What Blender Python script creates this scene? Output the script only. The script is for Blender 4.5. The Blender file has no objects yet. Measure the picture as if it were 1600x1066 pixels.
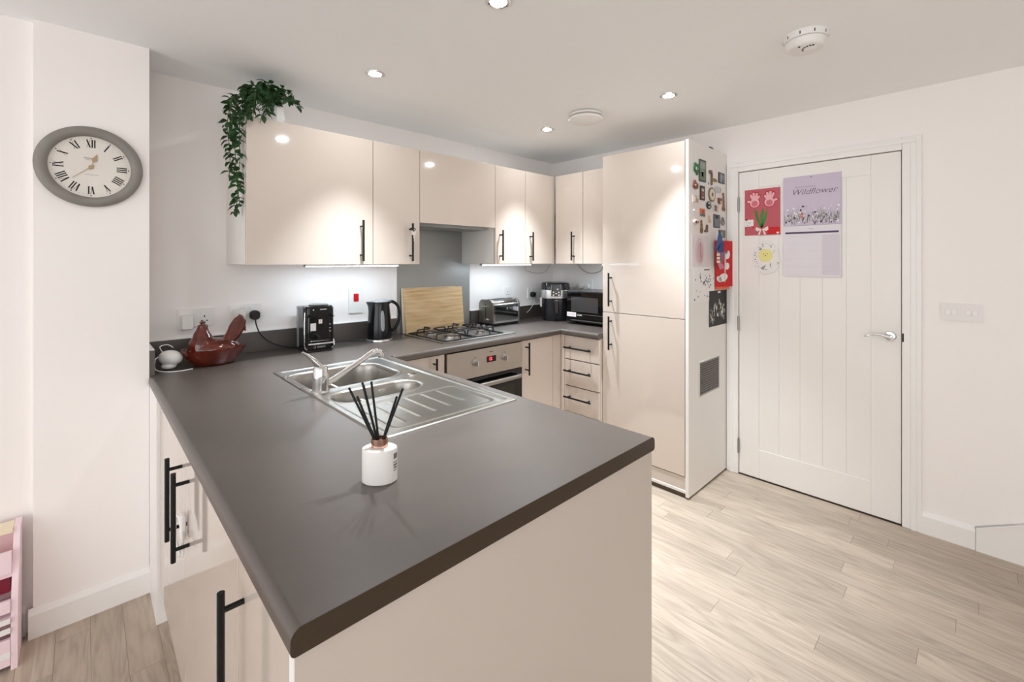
import bpy, bmesh, math, random
from mathutils import Vector, Matrix
random.seed(7)
SC = bpy.context.scene
COL = SC.collection
PI = math.pi

# ------------------------------------------------------------------ camera
cam = bpy.data.objects.new('camera', bpy.data.cameras.new('camera'))
COL.objects.link(cam)
cam.location = (0, 0, 1.3968)
cam.rotation_euler = (PI / 2, 0, 0.8075 - PI / 2)
cam.data.sensor_width = 36
cam.data.lens = 36 * 697.2 / 1600
cam.data.shift_y = -(533 - 409.36) / 1600
cam.data.clip_start = 0.02
SC.camera = cam

# ------------------------------------------------------------------ world, daylight through the windows, exposure
world = bpy.data.worlds.new('daylight')
SC.world = world
world.use_nodes = True
bg = world.node_tree.nodes['Background']
bg.inputs[0].default_value = (0.95, 0.975, 1.0, 1)
bg.inputs[1].default_value = 1.8
def portal(name, loc, rot, sx, sy):
    l = bpy.data.lights.new(name, 'AREA'); l.shape = 'RECTANGLE'; l.size = sx; l.size_y = sy
    l.cycles.is_portal = True
    o = bpy.data.objects.new(name, l); COL.objects.link(o); o.location = loc; o.rotation_euler = rot
    return o
portal('window_portal', (-3.02, -0.2, 1.1), (0, -PI / 2, 0), 2.2, 4.4)        # patio opening in the left wall
portal('window_portal', (-0.9, -3.02, 1.35), (PI / 2, 0, 0), 3.0, 1.6)          # windows behind the viewer
vs = SC.view_settings
vs.view_transform = 'Standard'; vs.look = 'None'; vs.gamma = 1.0; vs.exposure = 0.76
vs.use_curve_mapping = False
SC.cycles.use_denoising = True
SC.cycles.max_bounces = 10
SC.cycles.diffuse_bounces = 6
SC.cycles.glossy_bounces = 4
SC.cycles.caustics_reflective = False
SC.cycles.caustics_refractive = False
SC.cycles.sample_clamp_indirect = 6.0

# ------------------------------------------------------------------ helpers
def lin(c):
    c /= 255.0
    return c / 12.92 if c <= 0.04045 else ((c + 0.055) / 1.055) ** 2.4
def rgb(r, g, b): return (lin(r), lin(g), lin(b), 1)
MATS = {}
def mat(name, c, rough=0.5, metal=0.0, spec=0.5, coat=0.0, emit=None, estr=0.0, trans=0.0, ior=1.45, alpha=1.0, bump=0.0, bscale=60, var=0.0, vscale=8, stretch=(1, 1, 1)):
    if name in MATS: return MATS[name]
    m = bpy.data.materials.new(name); m.use_nodes = True
    nt = m.node_tree; b = nt.nodes['Principled BSDF']
    col = rgb(*c)
    b.inputs['Base Color'].default_value = col
    b.inputs['Roughness'].default_value = rough
    b.inputs['Metallic'].default_value = metal
    b.inputs['Specular IOR Level'].default_value = spec
    b.inputs['Coat Weight'].default_value = coat
    b.inputs['Coat Roughness'].default_value = 0.05
    b.inputs['Transmission Weight'].default_value = trans
    b.inputs['IOR'].default_value = ior
    b.inputs['Alpha'].default_value = alpha
    if emit:
        b.inputs['Emission Color'].default_value = rgb(*emit); b.inputs['Emission Strength'].default_value = estr
    if bump or var:
        tc = nt.nodes.new('ShaderNodeTexCoord'); mp = nt.nodes.new('ShaderNodeMapping')
        mp.inputs['Scale'].default_value = stretch
        nt.links.new(tc.outputs['Object'], mp.inputs[0])
    if var:
        n = nt.nodes.new('ShaderNodeTexNoise'); n.inputs['Scale'].default_value = vscale; n.inputs['Detail'].default_value = 5
        nt.links.new(mp.outputs[0], n.inputs[0])
        r = nt.nodes.new('ShaderNodeValToRGB')
        r.color_ramp.elements[0].position = 0.3; r.color_ramp.elements[1].position = 0.7
        r.color_ramp.elements[0].color = [min(1, x * (1 - var)) for x in col[:3]] + [1]
        r.color_ramp.elements[1].color = [min(1, x * (1 + var)) for x in col[:3]] + [1]
        nt.links.new(n.outputs[0], r.inputs[0]); nt.links.new(r.outputs[0], b.inputs['Base Color'])
    if bump:
        n = nt.nodes.new('ShaderNodeTexNoise'); n.inputs['Scale'].default_value = bscale; n.inputs['Detail'].default_value = 4
        nt.links.new(mp.outputs[0], n.inputs[0])
        bp = nt.nodes.new('ShaderNodeBump'); bp.inputs['Strength'].default_value = bump; bp.inputs['Distance'].default_value = 0.002
        nt.links.new(n.outputs[0], bp.inputs['Height']); nt.links.new(bp.outputs[0], b.inputs['Normal'])
    MATS[name] = m
    return m

def box(bm, x0, x1, y0, y1, z0, z1, bev=0.0, seg=2):
    vv = [bm.verts.new(p) for p in ((x0, y0, z0), (x1, y0, z0), (x1, y1, z0), (x0, y1, z0), (x0, y0, z1), (x1, y0, z1), (x1, y1, z1), (x0, y1, z1))]
    fs = [bm.faces.new([vv[i] for i in q]) for q in ((0, 3, 2, 1), (4, 5, 6, 7), (0, 1, 5, 4), (1, 2, 6, 5), (2, 3, 7, 6), (3, 0, 4, 7))]
    if bev:
        es = list({e for f in fs for e in f.edges})
        bmesh.ops.bevel(bm, geom=es, offset=bev, segments=seg, affect='EDGES', profile=0.5)
    return bm
def B(*a, **k): return box(bmesh.new(), *a, **k)
def frame_of(d):
    d = d.normalized()
    u = d.cross(Vector((0, 0, 1)))
    if u.length < 1e-4: u = d.cross(Vector((0, 1, 0)))
    u.normalize(); return u, d.cross(u).normalized()
def loft(bm, rings, cap=True, closed=True):
    R = [[bm.verts.new(p) for p in r] for r in rings]
    n = len(R[0])
    for a, b in zip(R, R[1:]):
        for i in range(n if closed else n - 1):
            j = (i + 1) % n
            bm.faces.new((a[i], a[j], b[j], b[i]))
    if cap and closed:
        bm.faces.new(list(reversed(R[0]))); bm.faces.new(R[-1])
    return bm
def tube(bm, pts, r, n=8, cap=True):
    pts = [Vector(p) for p in pts]
    rr = r if isinstance(r, (list, tuple)) else [r] * len(pts)
    rings = []; u = None
    for i, p in enumerate(pts):
        d = (pts[min(i + 1, len(pts) - 1)] - pts[max(i - 1, 0)])
        if d.length < 1e-9: d = Vector((0, 0, 1))
        d.normalize()
        if u is None: u, v = frame_of(d)
        else:
            u = (u - d * u.dot(d)); u.normalize(); v = d.cross(u)
        rings.append([p + (u * math.cos(2 * PI * k / n) + v * math.sin(2 * PI * k / n)) * rr[i] for k in range(n)])
    return loft(bm, rings, cap)
def cyl(bm, p0, p1, r0, r1=None, n=16): return tube(bm, [p0, p1], [r0, r0 if r1 is None else r1], n)
def lathe(bm, prof, n=32, sx=1, sy=1, c=(0, 0, 0), cap=True, wob=None):
    rings = []
    for (r, z) in prof:
        rings.append([Vector((c[0] + sx * r * math.cos(2 * PI * k / n), c[1] + sy * r * math.sin(2 * PI * k / n), c[2] + z + (wob(k / n, r, z) if wob else 0))) for k in range(n)])
    return loft(bm, rings, cap)
def prism(bm, pts, a, b, f=lambda u, v, w: (u, v, w)):
    lo = [bm.verts.new(f(u, v, a)) for u, v in pts]; hi = [bm.verts.new(f(u, v, b)) for u, v in pts]
    n = len(pts)
    bm.faces.new(list(reversed(lo))); bm.faces.new(hi)
    for i in range(n):
        j = (i + 1) % n; bm.faces.new((lo[i], lo[j], hi[j], hi[i]))
    return bm
def rrect(x0, x1, y0, y1, r, n=5):
    out = []
    for cx, cy, a0 in ((x1 - r, y1 - r, 0), (x0 + r, y1 - r, PI / 2), (x0 + r, y0 + r, PI), (x1 - r, y0 + r, 1.5 * PI)):
        for k in range(n + 1):
            a = a0 + PI / 2 * k / n; out.append((cx + r * math.cos(a), cy + r * math.sin(a)))
    return out
def ell(cx, cy, rx, ry, n=24): return [(cx + rx * math.cos(2 * PI * k / n), cy + ry * math.sin(2 * PI * k / n)) for k in range(n)]
def spline(P, n=8):
    P = [Vector(p) for p in P]; out = []
    for i in range(len(P) - 1):
        p0 = P[max(i - 1, 0)]; p1 = P[i]; p2 = P[i + 1]; p3 = P[min(i + 2, len(P) - 1)]
        for k in range(n):
            t = k / n
            out.append(0.5 * ((2 * p1) + (p2 - p0) * t + (2 * p0 - 5 * p1 + 4 * p2 - p3) * t * t + (3 * p1 - p0 - 3 * p2 + p3) * t ** 3))
    out.append(P[-1]); return out
def obj(name, bm, m, parent=None, smooth=38, loc=None, rot=None):
    flat_faces = False
    if isinstance(bm, bmesh.types.BMesh):
        bmesh.ops.recalc_face_normals(bm, faces=bm.faces)
        me = bpy.data.meshes.new(name); bm.to_mesh(me); bm.free()
        if smooth:
            for p in me.polygons: p.use_smooth = True
            me.set_sharp_from_angle(angle=math.radians(smooth)); flat_faces = len(me.polygons) < 5000
    else: me = bm
    if m is not None: me.materials.clear(); me.materials.append(m)
    o = bpy.data.objects.new(name, me); COL.objects.link(o)
    if flat_faces:                                  # keep large flat faces flat beside rounded edges
        wn = o.modifiers.new('weighted_normals', 'WEIGHTED_NORMAL'); wn.mode = 'FACE_AREA'; wn.weight = 50; wn.keep_sharp = True
    if parent: o.parent = parent
    if loc: o.location = loc
    if rot: o.rotation_euler = rot
    return o
def tag(o, label, cat, group=None):
    o['label'] = label; o['category'] = cat
    if group: o['group'] = group
    return o
def thing(name, label, cat, loc=(0, 0, 0), rot=(0, 0, 0), group=None):
    o = bpy.data.objects.new(name, None); COL.objects.link(o)
    o.empty_display_size = 0.05
    o.location = loc; o.rotation_euler = rot
    return tag(o, label, cat, group)
def struct(name, bm, m, parent=None, smooth=0):
    o = obj(name, bm, m, parent, smooth); o['kind'] = 'structure'; return o
def voxel(bm, size, it=2):
    me = bpy.data.meshes.new('tmp'); bmesh.ops.recalc_face_normals(bm, faces=bm.faces); bm.to_mesh(me); bm.free()
    o = bpy.data.objects.new('tmp', me); COL.objects.link(o)
    r = o.modifiers.new('r', 'REMESH'); r.mode = 'VOXEL'; r.voxel_size = size
    s = o.modifiers.new('s', 'SMOOTH'); s.iterations = it; s.factor = 0.5
    out = bpy.data.meshes.new_from_object(o.evaluated_get(bpy.context.evaluated_depsgraph_get()))
    bpy.data.objects.remove(o); bpy.data.meshes.remove(me)
    for p in out.polygons: p.use_smooth = True
    return out
def text(s, size, depth=0.0003, shear=0.0, bold=0.0):
    c = bpy.data.curves.new('t', 'FONT'); c.body = s; c.size = size; c.align_x = 'CENTER'; c.align_y = 'CENTER'; c.extrude = depth; c.shear = shear; c.offset = bold; c.resolution_u = 3
    o = bpy.data.objects.new('t', c); COL.objects.link(o)
    me = bpy.data.meshes.new_from_object(o.evaluated_get(bpy.context.evaluated_depsgraph_get()))
    bpy.data.objects.remove(o); bpy.data.curves.remove(c)
    return me
FACE_FRONT = (PI / 2, 0, 0)           # local x right, y up, z out of a surface that faces -Y
FACE_SIDE = (PI / 2, 0, -PI / 2)      # the same on a surface that faces -X

# ------------------------------------------------------------------ key dimensions (metres)
H = 2.302          # ceiling
D = 3.127          # door wall
E = 2.72           # hob wall
ZT = 0.91          # worktop top
YP = 2.434         # face of the clock pier
XPR, XPL = 0.197, -0.14
WL, WR, WN, WF, XW = 0.195, 1.15, 0.625, 2.095, 2.50

# ------------------------------------------------------------------ materials
M_wall = mat('wall_paint', (245, 240, 237), 0.75, spec=0.2, bump=0.05, bscale=180)
M_ceil = mat('ceiling_paint', (248, 249, 250), 0.85, spec=0.1)
M_trim = mat('white_gloss_paint', (240, 237, 234), 0.35)
M_door = mat('door_paint', (238, 234, 230), 0.4)
M_gloss = mat('cashmere_gloss', (206, 193, 182), 0.06, spec=1.0)
M_cream = mat('cashmere_carcass', (214, 203, 192), 0.3)
M_panel = mat('cashmere_end_panel', (203, 192, 182), 0.3)
M_white = mat('white_panel', (232, 229, 224), 0.35)
M_black = mat('black_satin_metal', (16, 17, 18), 0.35, metal=0.3)
M_steel = mat('brushed_steel', (172, 169, 163), 0.30, metal=1.0, bump=0.08, bscale=300, stretch=(1, 0.05, 1))
M_steel_flat = mat('satin_steel', (158, 154, 149), 0.35, metal=1.0)
M_chrome = mat('chrome', (225, 225, 225), 0.06, metal=1.0)
M_bplast = mat('black_plastic', (15, 15, 17), 0.18)
M_bmatte = mat('black_matte', (20, 20, 21), 0.55)
M_bglass = mat('black_glass', (8, 8, 9), 0.04)
M_wplast = mat('white_plastic', (236, 234, 231), 0.35)
M_gplast = mat('grey_plastic', (150, 152, 154), 0.35)
M_top = mat('worktop_laminate', (80, 72, 67), 0.36, spec=1.0, var=0.10, vscale=5, bump=0.04, bscale=220)
M_edge = mat('worktop_edge_band', (62, 50, 38), 0.35)
M_red = mat('red_card', (200, 26, 30), 0.6)
M_paper = mat('white_paper', (236, 234, 232), 0.8, spec=0.1)
M_ink = mat('black_ink', (28, 27, 28), 0.7)
M_dgrey = mat('dark_grey_print', (74, 72, 74), 0.7)

def floor_material():
    m = bpy.data.materials.new('oak_laminate'); m.use_nodes = True; nt = m.node_tree; N = nt.nodes; L = nt.links
    b = N['Principled BSDF']
    tc = N.new('ShaderNodeTexCoord'); oi = N.new('ShaderNodeObjectInfo')
    mp = N.new('ShaderNodeMapping'); mp.inputs['Scale'].default_value = (9, 0.9, 1)
    L.new(tc.outputs['Object'], mp.inputs[0])
    cx = N.new('ShaderNodeCombineXYZ'); mu = N.new('ShaderNodeMath'); mu.operation = 'MULTIPLY'; mu.inputs[1].default_value = 57
    L.new(oi.outputs['Random'], mu.inputs[0]); L.new(mu.outputs[0], cx.inputs[0]); L.new(mu.outputs[0], cx.inputs[1]); L.new(cx.outputs[0], mp.inputs['Location'])
    n1 = N.new('ShaderNodeTexNoise'); n1.inputs['Scale'].default_value = 1.3; n1.inputs['Detail'].default_value = 2; n1.inputs['Distortion'].default_value = 0.6
    L.new(mp.outputs[0], n1.inputs[0])
    w = N.new('ShaderNodeMath'); w.operation = 'MULTIPLY'; w.inputs[1].default_value = 9; L.new(n1.outputs[0], w.inputs[0])
    fr = N.new('ShaderNodeMath'); fr.operation = 'PINGPONG'; fr.inputs[1].default_value = 0.5; L.new(w.outputs[0], fr.inputs[0])
    n2 = N.new('ShaderNodeTexNoise'); n2.inputs['Scale'].default_value = 7; n2.inputs['Detail'].default_value = 5; L.new(mp.outputs[0], n2.inputs[0])
    ad = N.new('ShaderNodeMath'); ad.operation = 'MULTIPLY_ADD'; ad.inputs[1].default_value = 0.75; L.new(fr.outputs[0], ad.inputs[0]); L.new(n2.outputs[0], ad.inputs[2])
    cr = N.new('ShaderNodeValToRGB'); e = cr.color_ramp.elements
    e[0].position = 0.35; e[0].color = rgb(166, 150, 134); e[1].position = 0.95; e[1].color = rgb(192, 177, 161)
    L.new(ad.outputs[0], cr.inputs[0])
    hs = N.new('ShaderNodeHueSaturation'); mr = N.new('ShaderNodeMapRange'); mr.inputs[3].default_value = 0.84; mr.inputs[4].default_value = 1.06
    L.new(oi.outputs['Random'], mr.inputs[0]); L.new(mr.outputs[0], hs.inputs['Value']); L.new(cr.outputs[0], hs.inputs['Color'])
    L.new(hs.outputs[0], b.inputs['Base Color']); b.inputs['Roughness'].default_value = 0.42
    bp = N.new('ShaderNodeBump'); bp.inputs['Strength'].default_value = 0.12; bp.inputs['Distance'].default_value = 0.001
    L.new(ad.outputs[0], bp.inputs['Height']); L.new(bp.outputs[0], b.inputs['Normal'])
    return m
M_floor = floor_material()
M_joint = mat('floor_joint', (140, 124, 108), 0.8)
# ------------------------------------------------------------------ room shell
X0, Y0 = -3.0, -3.0
floor = struct('floor', B(X0 - .2, 3.4, Y0 - .2, 3.0, -0.10, -0.0065), M_joint)
plank_mesh = {}
def plank(x0, x1, y0, y1):
    o_w, o_l = round(x1 - x0, 3), round(y1 - y0, 3)
    k = (o_w, o_l)
    if k not in plank_mesh:
        o = obj('plank', B(0, o_w - .0004, 0, o_l - .0006, -0.0065, 0, bev=0.0006, seg=1), M_floor, floor, 0, loc=(x0, y0, 0)); plank_mesh[k] = o.data
    else:
        o = bpy.data.objects.new('plank', plank_mesh[k]); COL.objects.link(o); o.parent = floor; o.location = (x0, y0, 0)
PW = 0.094
lens = (0.60, 0.80, 1.0, 1.2)
x = D - 0.01
row = 0
while x > -0.75:
    y = -1.35 - (row * 0.37) % 0.9
    while y < 2.46:
        l = random.choice(lens)
        under = (x - PW > 0.33 and x < 1.06 and y > 0.75) or (y > 2.2 and x > 0.3) or (x - PW > 2.65 and y > 1.3)
        if not under: plank(x - PW, x, y, y + l)
        y += l
    x -= PW; row += 1
bm = bmesh.new()
for (a, b_, c, d) in ((X0, -0.75, Y0, 2.5), (-0.75, D, Y0, -1.3)): box(bm, a, b_, c, d, -0.006, -0.001)
o = obj('plank_field', bm, M_floor, floor, 0); o['kind'] = 'stuff'

struct('ceiling', B(X0 - .2, 3.4, Y0 - .2, 3.0, H, H + .1), M_ceil)
struct('wall_back', B(XPR, 3.4, E, E + .15, 0, H), M_wall)
struct('wall_pier', B(XPL, XPR, YP, E + .15, 0, H), M_wall)
struct('wall_rear_left', B(X0 - .2, XPL, 2.475, 2.87, 0, H), M_wall)
bm = bmesh.new()                                       # left wall with a wide patio opening
box(bm, X0 - .2, X0, Y0, -2.4, 0, H); box(bm, X0 - .2, X0, 2.0, 2.475, 0, H); box(bm, X0 - .2, X0, -2.4, 2.0, 2.2, H)
struct('wall_left', bm, M_wall)
bm = bmesh.new()                                       # wall behind the viewer with a window opening
box(bm, X0 - .2, -2.4, Y0 - .2, Y0, 0, H); box(bm, .6, 3.4, Y0 - .2, Y0, 0, H); box(bm, -2.4, .6, Y0 - .2, Y0, 2.15, H); box(bm, -2.4, .6, Y0 - .2, Y0, 0, .55)
struct('wall_front', bm, M_wall)
DY0, DY1, DZ = 0.283, 1.093, 1.985                     # door opening
bm = bmesh.new()
box(bm, D, D + .12, Y0, DY0 - .008, 0, H); box(bm, D, D + .12, DY1 + .006, E + .15, 0, H); box(bm, D, D + .12, DY0 - .008, DY1 + .006, DZ + .008, H)
box(bm, D + .05, D + .12, DY0 - .008, DY1 + .006, 0, DZ + .008)
struct('wall_right', bm, M_wall)

# baseboards
def skirting(pts, zt):
    return [(0, 0), (-.015, 0), (-.015, zt - .022), (-.010, zt - .008), (-.004, zt), (0, zt)]
bm = bmesh.new(); prism(bm, skirting(None, .112), 0.010, 0.215, lambda u, v, w: (D + u, w, v))
struct('baseboard_right', bm, M_trim)
bm = bmesh.new()                                       # raked string at the foot of the stair
prism(bm, [(.0085, 0), (.0085, .112), (-.55, .40), (-.55, 0)], D - .018, D, lambda u, v, w: (w, u, v))
prism(bm, [(.0085, .104), (.0085, .112), (-.55, .40), (-.55, .392)], D - .024, D, lambda u, v, w: (w, u, v))
struct('trim_1', bm, M_trim)
bm = bmesh.new(); prism(bm, skirting(None, .108), XPL - .012, XPR + .002, lambda u, v, w: (w, YP + u, v))
struct('baseboard_pier', bm, M_trim)
bm = bmesh.new(); prism(bm, skirting(None, .108), X0, XPL - .02, lambda u, v, w: (w, 2.475 + u, v))
struct('baseboard_left', bm, M_trim)

# ------------------------------------------------------------------ door with five boards, frame and hinges
door = bpy.data.objects.new('door_1', None); COL.objects.link(door); door['kind'] = 'structure'
door['label'] = 'white boarded door with chrome lever, paper calendar and cards hung on it'
XD = D - .002
obj('stile', B(XD, XD + .04, DY0, .409, .006, DZ, .002), M_door, door)
obj('stile', B(XD, XD + .04, .974, DY1, .006, DZ, .002), M_door, door)
obj('rail', B(XD, XD + .04, .409, .974, 1.878, DZ, .002), M_door, door)
obj('rail', B(XD, XD + .04, .409, .974, .006, .188, .002), M_door, door)
ed = [.409, .520, .633, .747, .861, .974]
for a, b_ in zip(ed, ed[1:]):
    obj('board', B(XD + .004, XD + .034, a + .0002, b_ - .0002, .187, 1.879, .0012), M_door, door)
bm = bmesh.new()
box(bm, D - .016, D + .05, DY0 - .082, DY0 - .004, 0, DZ + .07, .004)
obj('jamb_casing', bm, M_trim, door)
obj('jamb_casing', B(D - .016, D + .05, DY1 + .004, DY1 + .076, 0, DZ + .07, .004), M_trim, door)
obj('head_casing', B(D - .016, D + .05, DY0 - .004, DY1 + .004, DZ + .004, DZ + .07, .004), M_trim, door)
for s in (0, 1):
    y = DY0 - .050 if s == 0 else DY1 + .045
    obj('casing_bead', B(D - .021, D - .014, y - .012, y + .012, 0, DZ + .0345, .003), M_trim, door)
obj('casing_bead', B(D - .021, D - .014, DY0 - .06, DY1 + .055, DZ + .035, DZ + .06, .003), M_trim, door)
for z in (1.775, .992, .187):
    bm = bmesh.new(); cyl(bm, (D - .012, DY1 + .002, z - .045), (D - .012, DY1 + .002, z + .045), .0065, n=10)
    for q in (-.046, .046): cyl(bm, (D - .012, DY1 + .002, z + q - .003), (D - .012, DY1 + .002, z + q + .003), .0045, n=10)
    obj('hinge', bm, M_steel_flat, door)
h = obj('door_handle', lathe(bmesh.new(), [(.0, 0), (.026, 0), (.026, .004), (.022, .009), (.012, .010), (.010, .012), (.010, .048), (0, .05)], 24), M_chrome, door, loc=(XD, .328, .998), rot=(0, -PI / 2, 0))
lp = spline([(0, 0, 0), (0, .02, .004), (0, .05, .010), (0, .08, .004), (0, .112, -.006)], 6)
bm = bmesh.new(); rings = []
for i, p in enumerate(lp):
    t = i / (len(lp) - 1); a = .0095 * (1 - .35 * t); b_ = .0085 * (1 - .7 * t) + .001
    rings.append([p + Vector((a * math.cos(2 * PI * k / 10) * .8, 0, b_ * math.sin(2 * PI * k / 10))) for k in range(10)])
loft(bm, rings); obj('lever', bm, M_chrome, door, loc=(XD - .048, .320, .998))
obj('latch_keep', B(D - .018, D + .01, DY0 - .012, DY0 - .005, .975, 1.02, .001), M_bmatte, door)

# ------------------------------------------------------------------ light switch on the door wall
sw = thing('light_switch', 'white double plate of four switches on the wall right of the door', 'switch', (D, .058, 1.147), FACE_SIDE)
bm = bmesh.new(); prism(bm, rrect(-.073, .073, -.043, .043, .004), 0, .009); obj('plate', bm, mat('switch_plate', (230, 225, 223), .35), sw)
for k in (-.047, -.024, .024, .047):
    obj('rocker', B(k - .010, k + .010, -.013, .013, .008, .0115, .002), M_wplast, sw)
# ------------------------------------------------------------------ cabinets
HMESH = {}
def bar_handle(length):
    if length in HMESH: return HMESH[length]
    bm = bmesh.new()
    cyl(bm, (0, -.036, -length / 2), (0, -.036, length / 2), .0062, n=14)
    for s in (-1, 1): cyl(bm, (0, -.036, s * (length / 2 - .033)), (0, 0, s * (length / 2 - .033)), .005, n=12)
    bmesh.ops.recalc_face_normals(bm, faces=bm.faces)
    me = bpy.data.meshes.new('handle'); bm.to_mesh(me); bm.free()
    for p in me.polygons: p.use_smooth = True
    me.set_sharp_from_angle(angle=.7); me.materials.append(M_black); HMESH[length] = me
    return me
ROT = {'front': 0.0, 'side': -PI / 2}
def cabinet(name, label, loc, face, w, d, h, fronts, z0=0.0, body=M_cream, group=None, top=True, sides=(True, True), front_mat=M_gloss, cat='cabinet'):
    """local x along the width, y into the depth from the front of the doors, z up"""
    t = thing(name, label, cat, loc, (0, 0, ROT[face]), group)
    bm = bmesh.new(); y0 = .021
    box(bm, .0005, .018, y0, d, z0, h); box(bm, w - .018, w - .0005, y0, d, z0, h)
    box(bm, .018, w - .018, y0, d, z0, z0 + .018); box(bm, .018, w - .018, d - .01, d, z0 + .018, h)
    if top: box(bm, .018, w - .018, y0, d - .01, h - .018, h)
    obj('body', bm, body, t, 0)
    for f in fronts:
        x0, x1, a, b_ = f['r']
        fr = obj(f.get('n', 'door'), B(x0 + .0018, x1 - .0018, 0, .019, a + .0018, b_ - .0018, bev=.0012, seg=2), front_mat, t)
        if 'h' in f:
            hx, hz, L, orient = f['h']
            hd = obj('handle', bar_handle(L), None, fr, loc=(hx, 0, hz), rot=(0, PI / 2, 0) if orient == 'h' else None)
    return t

YW = 2.328; ZB, ZC = 1.381, 2.074                      # wall units: front, bottom, top
DW = E - YW - .001
edges = [.534, 1.158, 1.458, 2.067, 2.366, 2.666]
cabinet('wall_cabinet', 'wide beige gloss wall cupboard under the trailing plant', (edges[0], YW, 0), 'front', edges[1] - edges[0], DW, ZC,
        [dict(r=(0, edges[1] - edges[0], ZB, ZC), h=(1.085 - edges[0], 1.512, .222, 'v'))], z0=ZB + .004, body=M_white, group='wall cupboards')
key_cab = cabinet('wall_cabinet', 'narrow beige wall cupboard with a key hanging from its handle', (edges[1], YW, 0), 'front', edges[2] - edges[1], DW, ZC,
        [dict(r=(0, edges[2] - edges[1], ZB, ZC), h=(1.389 - edges[1], 1.512, .222, 'v'))], z0=ZB + .004, body=M_white, group='wall cupboards')
hood = cabinet('hood_cabinet', 'short beige wall cupboard without handle hiding the hood above the hob', (edges[2], YW, 0), 'front', edges[3] - edges[2], DW, ZC,
        [dict(r=(0, edges[3] - edges[2], 1.632, ZC))], z0=1.640, body=M_white, group='wall cupboards')
bm = bmesh.new(); box(bm, .03, .58, .06, .33, 1.618, 1.640, .003)
obj('extractor', bm, M_gplast, hood)
cabinet('wall_cabinet', 'narrow beige wall cupboard right of the hob, next to the hood', (edges[3], YW, 0), 'front', edges[4] - edges[3], DW, ZC,
        [dict(r=(0, edges[4] - edges[3], ZB, ZC), h=(2.107 - edges[3], 1.512, .214, 'v'))], z0=ZB + .004, body=M_white, group='wall cupboards')
cornr = cabinet('wall_cabinet', 'narrow beige wall cupboard at the end of the hob wall beside the inner corner', (edges[4], YW, 0), 'front', edges[5] - edges[4], DW, ZC,
        [dict(r=(0, edges[5] - edges[4], ZB, ZC), h=(2.412 - edges[4], 1.512, .214, 'v'))], z0=ZB + .004, body=M_white, group='wall cupboards')
XF = 2.69
obj('corner_post', B(edges[5] - edges[4] + .0005, XF - edges[4], 0, .019, ZB, ZC), M_gloss, cornr, 0)
yF = [2.326, 2.045, 1.778]
cabinet('wall_cabinet', 'beige wall cupboard above the air fryer on the door wall', (XF, yF[0], 0), 'side', yF[0] - yF[1], D - XF - .002, ZC,
        [dict(r=(0.012, yF[0] - yF[1], ZB, ZC), h=(yF[0] - 2.125, 1.516, .218, 'v'))], z0=ZB + .004, body=M_white, group='wall cupboards')
cabinet('wall_cabinet', 'beige wall cupboard above the microwave, partly behind the tall fridge housing', (XF, yF[1], 0), 'side', yF[1] - yF[2], D - XF - .002, ZC,
        [dict(r=(0, yF[1] - yF[2], ZB, ZC))], z0=ZB + .004, body=M_white, group='wall cupboards')

# tall fridge housing
XT, YT0, YT1, ZTT = 2.556, 1.172, 1.776, 2.118
tall = thing('tall_fridge_cabinet', 'tall beige gloss fridge cabinet with two doors and a white side covered in magnets', 'cabinet', (XT, YT1, 0), (0, 0, -PI / 2))
w = YT1 - YT0
obj('body', B(.004, w - .022, .021, D - XT - .004, .10, ZTT - .01), M_cream, tall)
obj('side_panel', B(w - .0205, w, -.004, D - XT - .002, .012, ZTT, .0012), M_white, tall)
obj('side_panel', B(0, .004, .02, D - XT - .002, .012, ZTT), M_cream, tall)
for a, b_, hz in ((1.058, ZTT - .004, 1.212), (.128, 1.054, .922)):
    dr = obj('door', B(.002, w - .026, 0, .019, a, b_, .0012), M_gloss, tall)
    obj('handle', bar_handle(.222), None, dr, loc=(.072, 0, hz))
obj('plinth', B(.0, w - .021, .004, .022, .030, .122, .001), M_panel, tall)
obj('plinth_cap', B(.0, w - .021, .0, .006, .028, .046, .002), M_white, tall)
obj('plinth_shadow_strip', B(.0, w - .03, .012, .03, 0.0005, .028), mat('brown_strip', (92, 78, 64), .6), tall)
vent = thing('vent_grille', 'square grey vent grille low on the white side of the fridge cabinet', 'vent', (2.838, YT0, .682), FACE_FRONT)
bm = bmesh.new()
for (a, b_, c, d) in ((-.15, .15, .098, .106), (-.15, .15, -.106, -.098), (-.15, -.142, -.098, .098), (.142, .15, -.098, .098)): box(bm, a, b_, c, d, 0, .005)
obj('grille_frame', bm, mat('vent_rim', (190, 186, 180), .4), vent, 0)
obj('backing', B(-.142, .142, -.098, .098, 0, .001), mat('vent_dark', (86, 80, 78), .6), vent, 0)
for k in range(14):
    z = -.091 + k * .014
    obj('slat', B(-.142, .142, z - .004, z + .004, .001, .0035), mat('vent_slat', (112, 105, 102), .5), vent, 0)
tag(obj('black_clip', voxel(tube(bmesh.new(), [(-.03, 0, .008), (-.01, 0, .016), (.02, 0, .014), (.032, 0, .006)], [.008, .015, .014, .007], 10), .003), M_bmatte, None, loc=(2.95, 1.21, ZTT)), 'small black lump of plastic on top of the fridge cabinet', 'clip')

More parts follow.
